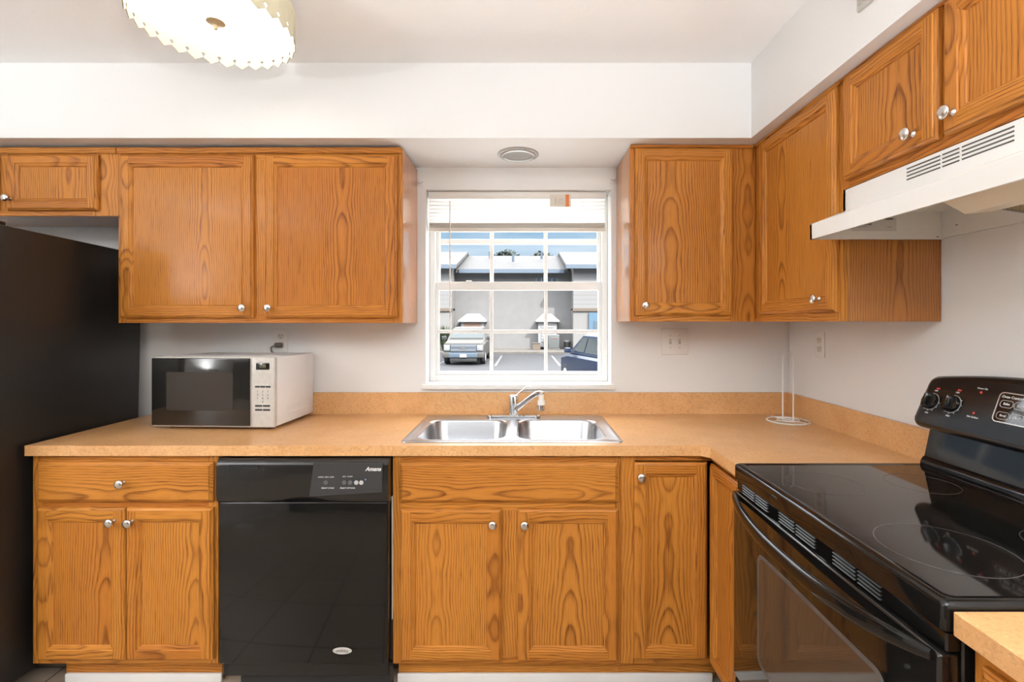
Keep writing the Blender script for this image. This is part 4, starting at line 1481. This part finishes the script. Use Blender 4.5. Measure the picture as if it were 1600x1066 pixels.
# unseen fill lamps added behind the camera, throwing light up to the ceiling
for tx, ty, lab in ((-2.95, -3.0, 'added fill lamp with upward bowl behind the camera, left side of the room'), (0.70, -3.2, 'added fill lamp with upward bowl behind the camera, near the right wall')):
    t = thing('fill_lamp', lab, 'fill lamp', (tx, ty, 0))
    bm = BM(); lathe(bm, [(0.15, 0), (0.15, 0.015), (0.03, 0.035), (0, 0.036)], None, 28); obj('base', bm, M['whitee'], t)
    bm = BM(); tube(bm, [(0, 0, 0.03), (0, 0, 1.46)], 0.014, 12); obj('pole', bm, M['whitee'], t)
    bm = BM(); lathe(bm, [(0.02, 1.45), (0.10, 1.48), (0.19, 1.56), (0.187, 1.562), (0.10, 1.49), (0.0, 1.475)], None, 32, cap=False); obj('bowl', bm, M['whitee'], t)
    ld = bpy.data.lights.new('fill_uplight', 'AREA')
    ld.shape = 'DISK'; ld.size = 0.24; ld.energy = FILL_UPLIGHT; ld.color = (0.97, 0.985, 1.0)
    lo = bpy.data.objects.new('fill_uplight', ld)
    link(lo, t); lo.location = (0, 0, 1.535); lo.rotation_euler = (PI, 0, 0)

# ------------------------------------------------------------------ outdoors
GZ = -0.62
bm = BM(); box(bm, -40, 40, 0.25, 27.4, GZ - 0.2, GZ); pl = structure('ground', bm, M['asphalt'])
for x in (-6.8, -4.0, -1.28, 1.66, 4.5):
    bm = BM(); box(bm, x - 0.06, x + 0.06, 19.2, 25.8, GZ, GZ + 0.004); obj('stall_line', bm, M['paint'], pl)
bm = BM(); box(bm, -40, 40, 27.4, 60, GZ - 0.2, GZ + 0.14, 0.03, 2); structure('sidewalk', bm, M['walk'])
bm = BM(); box(bm, -12, 12, 0.25, 9.0, GZ, GZ + 0.05, 0.01, 1); structure('bounce_slab', bm, pm('bounce_slab_pale', (0.60, 0.58, 0.54), 0.85, mott=0.1, mscale=2))  # unseen pale slab, added to bounce daylight in through the window

bd = thing('apartment_building', 'pale grey two-storey apartment building across the parking lot', 'building', (0, 30.7, GZ + 0.14))
YF = 0.0
g0 = 0.0
E = 4.87 - (GZ + 0.14)        # eave height above the base
bm = BM(); box(bm, -4.75, 3.3, 0, 6, 0, E); obj('wall', bm, M['stucco'], bd, smooth=False)
# wings
for xa, xb in ((-16, -4.72), (3.28, 16)):
    bm = BM(); box(bm, xa, xb, -1.5, 6, 0, 2.55); obj('lower_wall', bm, M['stuccow'], bd, smooth=False)
    bm = BM(); box(bm, xa, xb, -1.56, 6, 2.75, E + 0.15); obj('upper_wall', bm, M['siding'], bd, smooth=False)
    bm = BM(); box(bm, xa - 0.02, xb + 0.02, -1.60, -1.0, 2.55, 2.75); obj('trim_band', bm, M['browntrim'], bd, smooth=False)


def roof(x0, x1, ye, ze, yr, zr, th=0.22):
    bm = BM()
    pf = [(ye, ze), (yr, zr), (yr + (yr - ye), ze), (yr + (yr - ye), ze - th), (yr, zr - th), (ye, ze - th)]
    loft(bm, [[(x0, y, z) for y, z in pf], [(x1, y, z) for y, z in pf]])
    return bm


obj('roof', roof(-4.6, 3.0, -0.7, E + 0.05, 5.0, E + 1.75), M['rooft'], bd, smooth=False)
obj('roof', roof(-17, -4.35, -2.1, E + 0.20, 4.6, E + 2.0), M['rooft'], bd, smooth=False)
obj('roof', roof(2.75, 17, -2.1, E + 0.20, 4.6, E + 2.0), M['rooft'], bd, smooth=False)
bm = BM()
box(bm, -4.35, 2.75, -0.78, -0.70, E - 0.20, E + 0.06)
box(bm, -17, -4.35, -2.18, -2.10, E - 0.05, E + 0.21)
box(bm, 2.75, 17, -2.18, -2.10, E - 0.05, E + 0.21)
obj('fascia', bm, M['fascia'], bd, smooth=False)
for x, y in ((-2.5, 2.6), (-0.75, 1.4), (1.35, 2.6)):
    bm = BM(); lathe(bm, [(0.09, 0), (0.09, 0.55), (0, 0.56)], Matrix.Translation((x, y, E + 0.2 + (y + 0.7) * 0.298)), 10); obj('roof_vent', bm, M['winext'], bd)
# upper band window
bm = BM(); box(bm, 0.85, 2.35, -0.04, 0.02, E - 0.74, E - 0.46); uw = obj('window', bm, M['whiteext'], bd, smooth=False)
bm = BM()
for k in range(4):
    box(bm, 0.92 + k * 0.36, 1.20 + k * 0.36, -0.06, -0.03, E - 0.71, E - 0.49)
obj('pane', bm, M['winext'], uw, smooth=False)


def bay(x, wide, m_blind):
    bm = BM()
    box(bm, x - wide / 2, x + wide / 2, -0.75, 0.0, 0.15, 1.90)
    b = obj('bay_window', bm, M['whiteext'], bd, smooth=False)
    bm = BM()
    o_ = [(x - wide / 2 - 0.18, -0.98), (x + wide / 2 + 0.18, -0.98), (x + wide / 2 + 0.18, 0.0), (x - wide / 2 - 0.18, 0.0)]
    i_ = [(x - wide / 2 + 0.35, -0.15), (x + wide / 2 - 0.35, -0.15), (x + wide / 2 - 0.35, 0.0), (x - wide / 2 + 0.35, 0.0)]
    loft(bm, [[(p, q, 1.84) for p, q in o_], [(p, q, 1.93) for p, q in o_], [(p, q, 2.42) for p, q in i_]])
    obj('hood_roof', bm, M['whiteext'], b, smooth=False)
    bm = BM()
    for k in range(7):
        box(bm, x - wide / 2 + 0.22, x + wide / 2 - 0.22, -0.80, -0.745, 0.50 + k * 0.19, 0.66 + k * 0.19)
    obj('shutter', bm, m_blind, b, smooth=False)


bay(-3.45, 1.55, M['shutter'])
bay(1.62, 1.25, M['whiteext'])
# blue entrance on the right wing
bm = BM(); box(bm, 4.30, 5.6, -1.64, -1.48, 0.0, 2.45); ent = obj('entry_frame', bm, M['bluedoor'], bd, smooth=False)
bm = BM(); box(bm, 4.62, 4.98, -1.68, -1.60, 0.1, 1.9); obj('pane', bm, M['winext'], ent, smooth=False)

# condenser, box and bin by the right bay
ac = thing('air_conditioner_unit', 'square grey-green condenser unit beside the right bay window across the lot', 'air conditioner', (1.98, 29.35, GZ + 0.14))
bm = BM(); box(bm, -0.42, 0.42, -0.42, 0.42, 0.0, 0.09, 0.01, 1); o = obj('pad', bm, M['walk'], ac)
bm = BM(); box(bm, -0.36, 0.36, -0.36, 0.36, 0.092, 0.94, 0.02, 2); obj('casing', bm, M['acmetal'], ac)
bm = BM()
for k in range(10):
    box(bm, -0.33, 0.33, -0.372, -0.355, 0.16 + k * 0.068, 0.19 + k * 0.068)
obj('louver', bm, M['slot'], ac)
bm = BM(); box(bm, -0.38, 0.38, -0.38, 0.38, 0.945, 0.99, 0.012, 1); obj('lid', bm, M['whiteext'], ac)
bm = BM(); box(bm, -0.08, 0.20, -0.378, -0.368, 0.72, 0.80); obj('badge', bm, pm('faded_red_badge', (0.14, 0.05, 0.045), 0.5), ac)
bx = thing('utility_box', 'low brown-grey box on the sidewalk left of the condenser unit', 'box', (0.85, 29.3, GZ + 0.14))
bm = BM(); box(bm, -0.26, 0.26, -0.26, 0.26, 0.0, 0.42, 0.015, 1); obj('casing', bm, M['browntrim'], bx)
bm = BM(); box(bm, -0.29, 0.29, -0.29, 0.29, 0.422, 0.47, 0.012, 1); obj('lid', bm, M['walk'], bx)
tb = thing('trash_bin', 'dark bin against the shaded wall right of the condenser unit', 'bin', (2.95, 29.9, GZ + 0.14))
bm = BM(); lathe(bm, [(0.20, 0), (0.24, 0.50), (0, 0.50)], None, 16); obj('body', bm, M['dark'], tb)
bm = BM(); lathe(bm, [(0.255, 0.502), (0.25, 0.56), (0.10, 0.62), (0, 0.63)], None, 16); obj('lid', bm, M['slot'], tb)


def leaf_cloud(n, rx, ry, rz, size, cz, spiky=False, seed=3):
    r = random.Random(seed)
    bm = BM()
    for _ in range(n):
        if spiky:
            a = r.uniform(0, 2 * PI); l = r.uniform(0.6, 1.0) * rz * 2
            tip = Vector((math.cos(a) * rx * r.uniform(0.2, 1), math.sin(a) * ry * r.uniform(0.2, 1), l))
            base = Vector((r.uniform(-0.15, 0.15), r.uniform(-0.15, 0.15), 0.02))
            side = Vector((-math.sin(a), math.cos(a), 0)) * size
            mid = base.lerp(tip, 0.5) + Vector((0, 0, l * 0.12))
            vs = [bm.verts.new(p) for p in (base - side * 0.6, base + side * 0.6, mid + side, tip, mid - side)]
            bm.faces.new(vs)
        else:
            while True:
                p = Vector((r.uniform(-1, 1), r.uniform(-1, 1), r.uniform(-1, 1)))
                if 0.3 < p.length < 1: break
            p = Vector((p.x * rx, p.y * ry, cz + p.z * rz))
            d = Vector((r.gauss(0, 1), r.gauss(0, 1), r.gauss(0, 1))).normalized()
            e = d.orthogonal().normalized()
            f = d.cross(e)
            vs = [bm.verts.new(p + e * size), bm.verts.new(p + f * size * 0.5), bm.verts.new(p - e * size), bm.verts.new(p - f * size * 0.5)]
            bm.faces.new(vs)
    return bm


sh = thing('shrub', 'spiky green shrub by the wall left of the parked truck', 'shrub', (-5.0, 28.2, GZ + 0.14))
obj('foliage', leaf_cloud(170, 0.95, 0.9, 0.85, 0.055, 0, True, 5), M['green'], sh, smooth=False)
bm = BM(); lathe(bm, [(0.10, 0), (0.07, 0.35), (0, 0.36)], None, 8); obj('stem', bm, M['bark'], sh)
for i, (x, y, rx, lab) in enumerate(((-1.75, 44, 1.5, 'dark tree crown showing over the left part of the roof'), (1.75, 45, 1.4, 'dark tree crown showing over the middle of the roof'))):
    tr = thing('tree', lab, 'tree', (x, y, GZ + 0.14), group='trees behind the building')
    obj('crown', leaf_cloud(700, rx, 1.6, 1.5, 0.30, 7.3, False, 20 + i), M['treegreen'], tr, smooth=False)
    bm = BM(); tube(bm, [(0, 0, 0), (0.1, 0, 3.5), (0, 0, 7.2)], [0.22, 0.18, 0.06], 8); obj('trunk', bm, M['bark'], tr)


def wheel(parent, x, y, r=0.36, wd=0.24):
    bm = BM()
    m = Matrix.Translation((x, y, r)) @ Matrix.Rotation(PI / 2, 4, 'Y')
    lathe(bm, [(r * 0.62, -wd / 2), (r * 0.93, -wd / 2), (r, -wd / 2 + 0.04), (r, wd / 2 - 0.04), (r * 0.93, wd / 2), (r * 0.62, wd / 2)], m, 24)
    o = obj('wheel', bm, M['tyre'], parent)
    bm = BM()
    lathe(bm, [(r * 0.6, -wd / 2 - 0.005), (r * 0.55, -wd / 2 + 0.02), (0.06, -wd / 2 - 0.01), (0.06, wd / 2 + 0.01), (r * 0.55, wd / 2 - 0.02), (r * 0.6, wd / 2 + 0.005)], m, 16)
    obj('rim', bm, M['silverp'], o)


# pickup truck: nose towards the window (-Y), local origin at the nose on the ground
tk = thing('pickup_truck', 'champagne pickup truck parked nose-on across the lot', 'truck', (-2.76, 19.5, GZ))
bm = BM()


def car_ring(y, hw, zlo, zhi, ch=0.10):
    return [(-hw + ch * 0.4, y, zlo), (hw - ch * 0.4, y, zlo), (hw, y, zlo + ch), (hw, y, zhi - ch), (hw - ch, y, zhi), (-hw + ch, y, zhi), (-hw, y, zhi - ch), (-hw, y, zlo + ch)]


loft(bm, [car_ring(0.12, 0.86, 0.42, 0.97, 0.08), car_ring(0.16, 0.93, 0.36, 1.02), car_ring(0.9, 0.97, 0.36, 1.09), car_ring(1.35, 0.98, 0.36, 1.13), car_ring(5.2, 0.98, 0.40, 1.15), car_ring(5.28, 0.95, 0.44, 1.12)])
# cab
loft(bm, [[(-0.92, 1.25, 1.12), (0.92, 1.25, 1.12), (0.92, 3.3, 1.14), (-0.92, 3.3, 1.14)],
          [(-0.72, 1.98, 1.68), (0.72, 1.98, 1.68), (0.74, 3.1, 1.70), (-0.74, 3.1, 1.70)],
          [(-0.62, 2.12, 1.73), (0.62, 2.12, 1.73), (0.64, 3.0, 1.74), (-0.64, 3.0, 1.74)]], cap0=False)
obj('body', bm, M['truck'], tk, angle=25)
bm = BM(); loft(bm, [[(-0.80, 1.325, 1.19), (0.80, 1.325, 1.19), (0.68, 1.905, 1.635), (-0.68, 1.905, 1.635)], [(-0.80, 1.305, 1.20), (0.80, 1.305, 1.20), (0.68, 1.885, 1.645), (-0.68, 1.885, 1.645)]]); obj('windshield', bm, M['carglass'], tk, smooth=False)
for s in (-1, 1):
    bm = BM(); loft(bm, [[(s * 0.90, 1.55, 1.2), (s * 0.90, 3.2, 1.2), (s * 0.755, 3.05, 1.62), (s * 0.755, 2.05, 1.62)], [(s * 0.925, 1.55, 1.2), (s * 0.925, 3.2, 1.2), (s * 0.78, 3.05, 1.62), (s * 0.78, 2.05, 1.62)]]); obj('side_window', bm, M['carglass'], tk, smooth=False)
    bm = BM(); box(bm, s * 1.10 - 0.12, s * 1.10 + 0.12, 1.35, 1.45, 1.10, 1.30, 0.03, 2); obj('mirror', bm, M['dark'], tk)
    bm = BM(); box(bm, s * 0.755 - 0.14, s * 0.755 + 0.14, 0.07, 0.2, 0.66, 0.93, 0.03, 2); obj('headlight', bm, M['lamp'], tk)
    for y in (0.85, 4.3):
        wheel(tk, s * 0.84, y)
bm = BM(); box(bm, -0.60, 0.60, 0.06, 0.2, 0.60, 0.94, 0.02, 2); gr = obj('grille', bm, M['bumper'], tk)
bm = BM()
box(bm, -0.57, 0.57, 0.045, 0.07, 0.65, 0.73, 0.005, 1); box(bm, -0.57, 0.57, 0.045, 0.07, 0.83, 0.90, 0.005, 1)
obj('grille_opening', bm, M['slot'], gr)
bm = BM(); prism(bm, [(-0.14, 0.765), (-0.05, 0.765), (-0.05, 0.745), (0.07, 0.745), (0.07, 0.765), (0.14, 0.765), (0.12, 0.80), (0.05, 0.80), (0.05, 0.82), (-0.07, 0.82), (-0.07, 0.80), (-0.16, 0.80)], lambda a, b, d: (a, d, b), 0.035, 0.06); obj('emblem', bm, M['slot'], gr)
bm = BM(); box(bm, -0.95, 0.95, 0.0, 0.22, 0.34, 0.58, 0.04, 3); bp_ = obj('bumper', bm, M['bumper'], tk)
for s in (-1, 1):
    bm = BM(); box(bm, s * 0.80 - 0.16, s * 0.80 + 0.16, -0.012, 0.1, 0.35, 0.575, 0.03, 2); o = obj('bumper_end', bm, M['truck'], bp_)
bm = BM(); box(bm, -0.62, 0.62, 0.05, 0.3, 0.16, 0.34, 0.02, 2); obj('lower_valance', bm, M['dark'], tk)
bm = BM(); box(bm, -0.16, 0.16, -0.025, 0.0, 0.36, 0.51, 0.006, 1); lp = obj('license_plate', bm, M['whiteext'], tk)
bm = BM(); box(bm, -0.62, 0.62, 0.10, 0.3, 0.30, 0.345); obj('skid_bar', bm, M['slot'], tk)

# dark blue car, partly hidden by the window's right edge
cr = thing('car', 'dark blue car parked at the right edge of the window view', 'car', (2.42, 11.8, GZ), math.radians(191.5))
bm = BM()
loft(bm, [car_ring(-2.05, 0.70, 0.40, 0.80), car_ring(-1.95, 0.80, 0.28, 0.90), car_ring(-1.0, 0.86, 0.25, 1.02), car_ring(1.6, 0.86, 0.25, 1.06), car_ring(2.0, 0.80, 0.35, 1.04)])
loft(bm, [[(-0.80, -1.05, 1.02), (0.80, -1.05, 1.02), (0.80, 1.85, 1.05), (-0.80, 1.85, 1.05)],
          [(-0.62, -0.15, 1.58), (0.62, -0.15, 1.58), (0.62, 1.45, 1.58), (-0.62, 1.45, 1.58)],
          [(-0.52, 0.05, 1.66), (0.52, 0.05, 1.66), (0.52, 1.30, 1.65), (-0.52, 1.30, 1.65)]], cap0=False)
obj('body', bm, M['car'], cr, angle=30)
bm = BM(); loft(bm, [[(-0.70, -0.96, 1.09), (0.70, -0.96, 1.09), (0.57, -0.22, 1.55), (-0.57, -0.22, 1.55)], [(-0.70, -0.985, 1.10), (0.70, -0.985, 1.10), (0.57, -0.245, 1.56), (-0.57, -0.245, 1.56)]]); obj('windshield', bm, M['carglass'], cr, smooth=False)
bm = BM(); loft(bm, [[(-0.66, 1.80, 1.14), (0.66, 1.80, 1.14), (0.56, 1.52, 1.52), (-0.56, 1.52, 1.52)], [(-0.66, 1.825, 1.15), (0.66, 1.825, 1.15), (0.56, 1.545, 1.53), (-0.56, 1.545, 1.53)]]); obj('rear_window', bm, M['carglass'], cr, smooth=False)
for s in (-1, 1):
    for ya, yb, yc, yd in ((-0.60, 0.35, 0.35, -0.05), (0.45, 1.55, 1.30, 0.45)):
        bm = BM()
        q = [(s * 0.772, ya, 1.11), (s * 0.772, yb, 1.11), (s * 0.645, yc, 1.52), (s * 0.645, yd, 1.52)]
        loft(bm, [q, [(x + s * 0.02, y, z) for x, y, z in q]]); obj('side_window', bm, M['carglass'], cr, smooth=False)
    bm = BM(); box(bm, s * 0.95 - 0.10, s * 0.95 + 0.10, -0.75, -0.65, 1.05, 1.20, 0.03, 2); obj('mirror', bm, M['car'], cr)
    bm = BM(); box(bm, s * 0.62 - 0.14, s * 0.62 + 0.14, -2.06, -1.9, 0.62, 0.76, 0.03, 2); obj('headlight', bm, M['lamp'], cr)
    for y in (-1.3, 1.3):
        wheel(cr, s * 0.75, y, 0.33, 0.2)
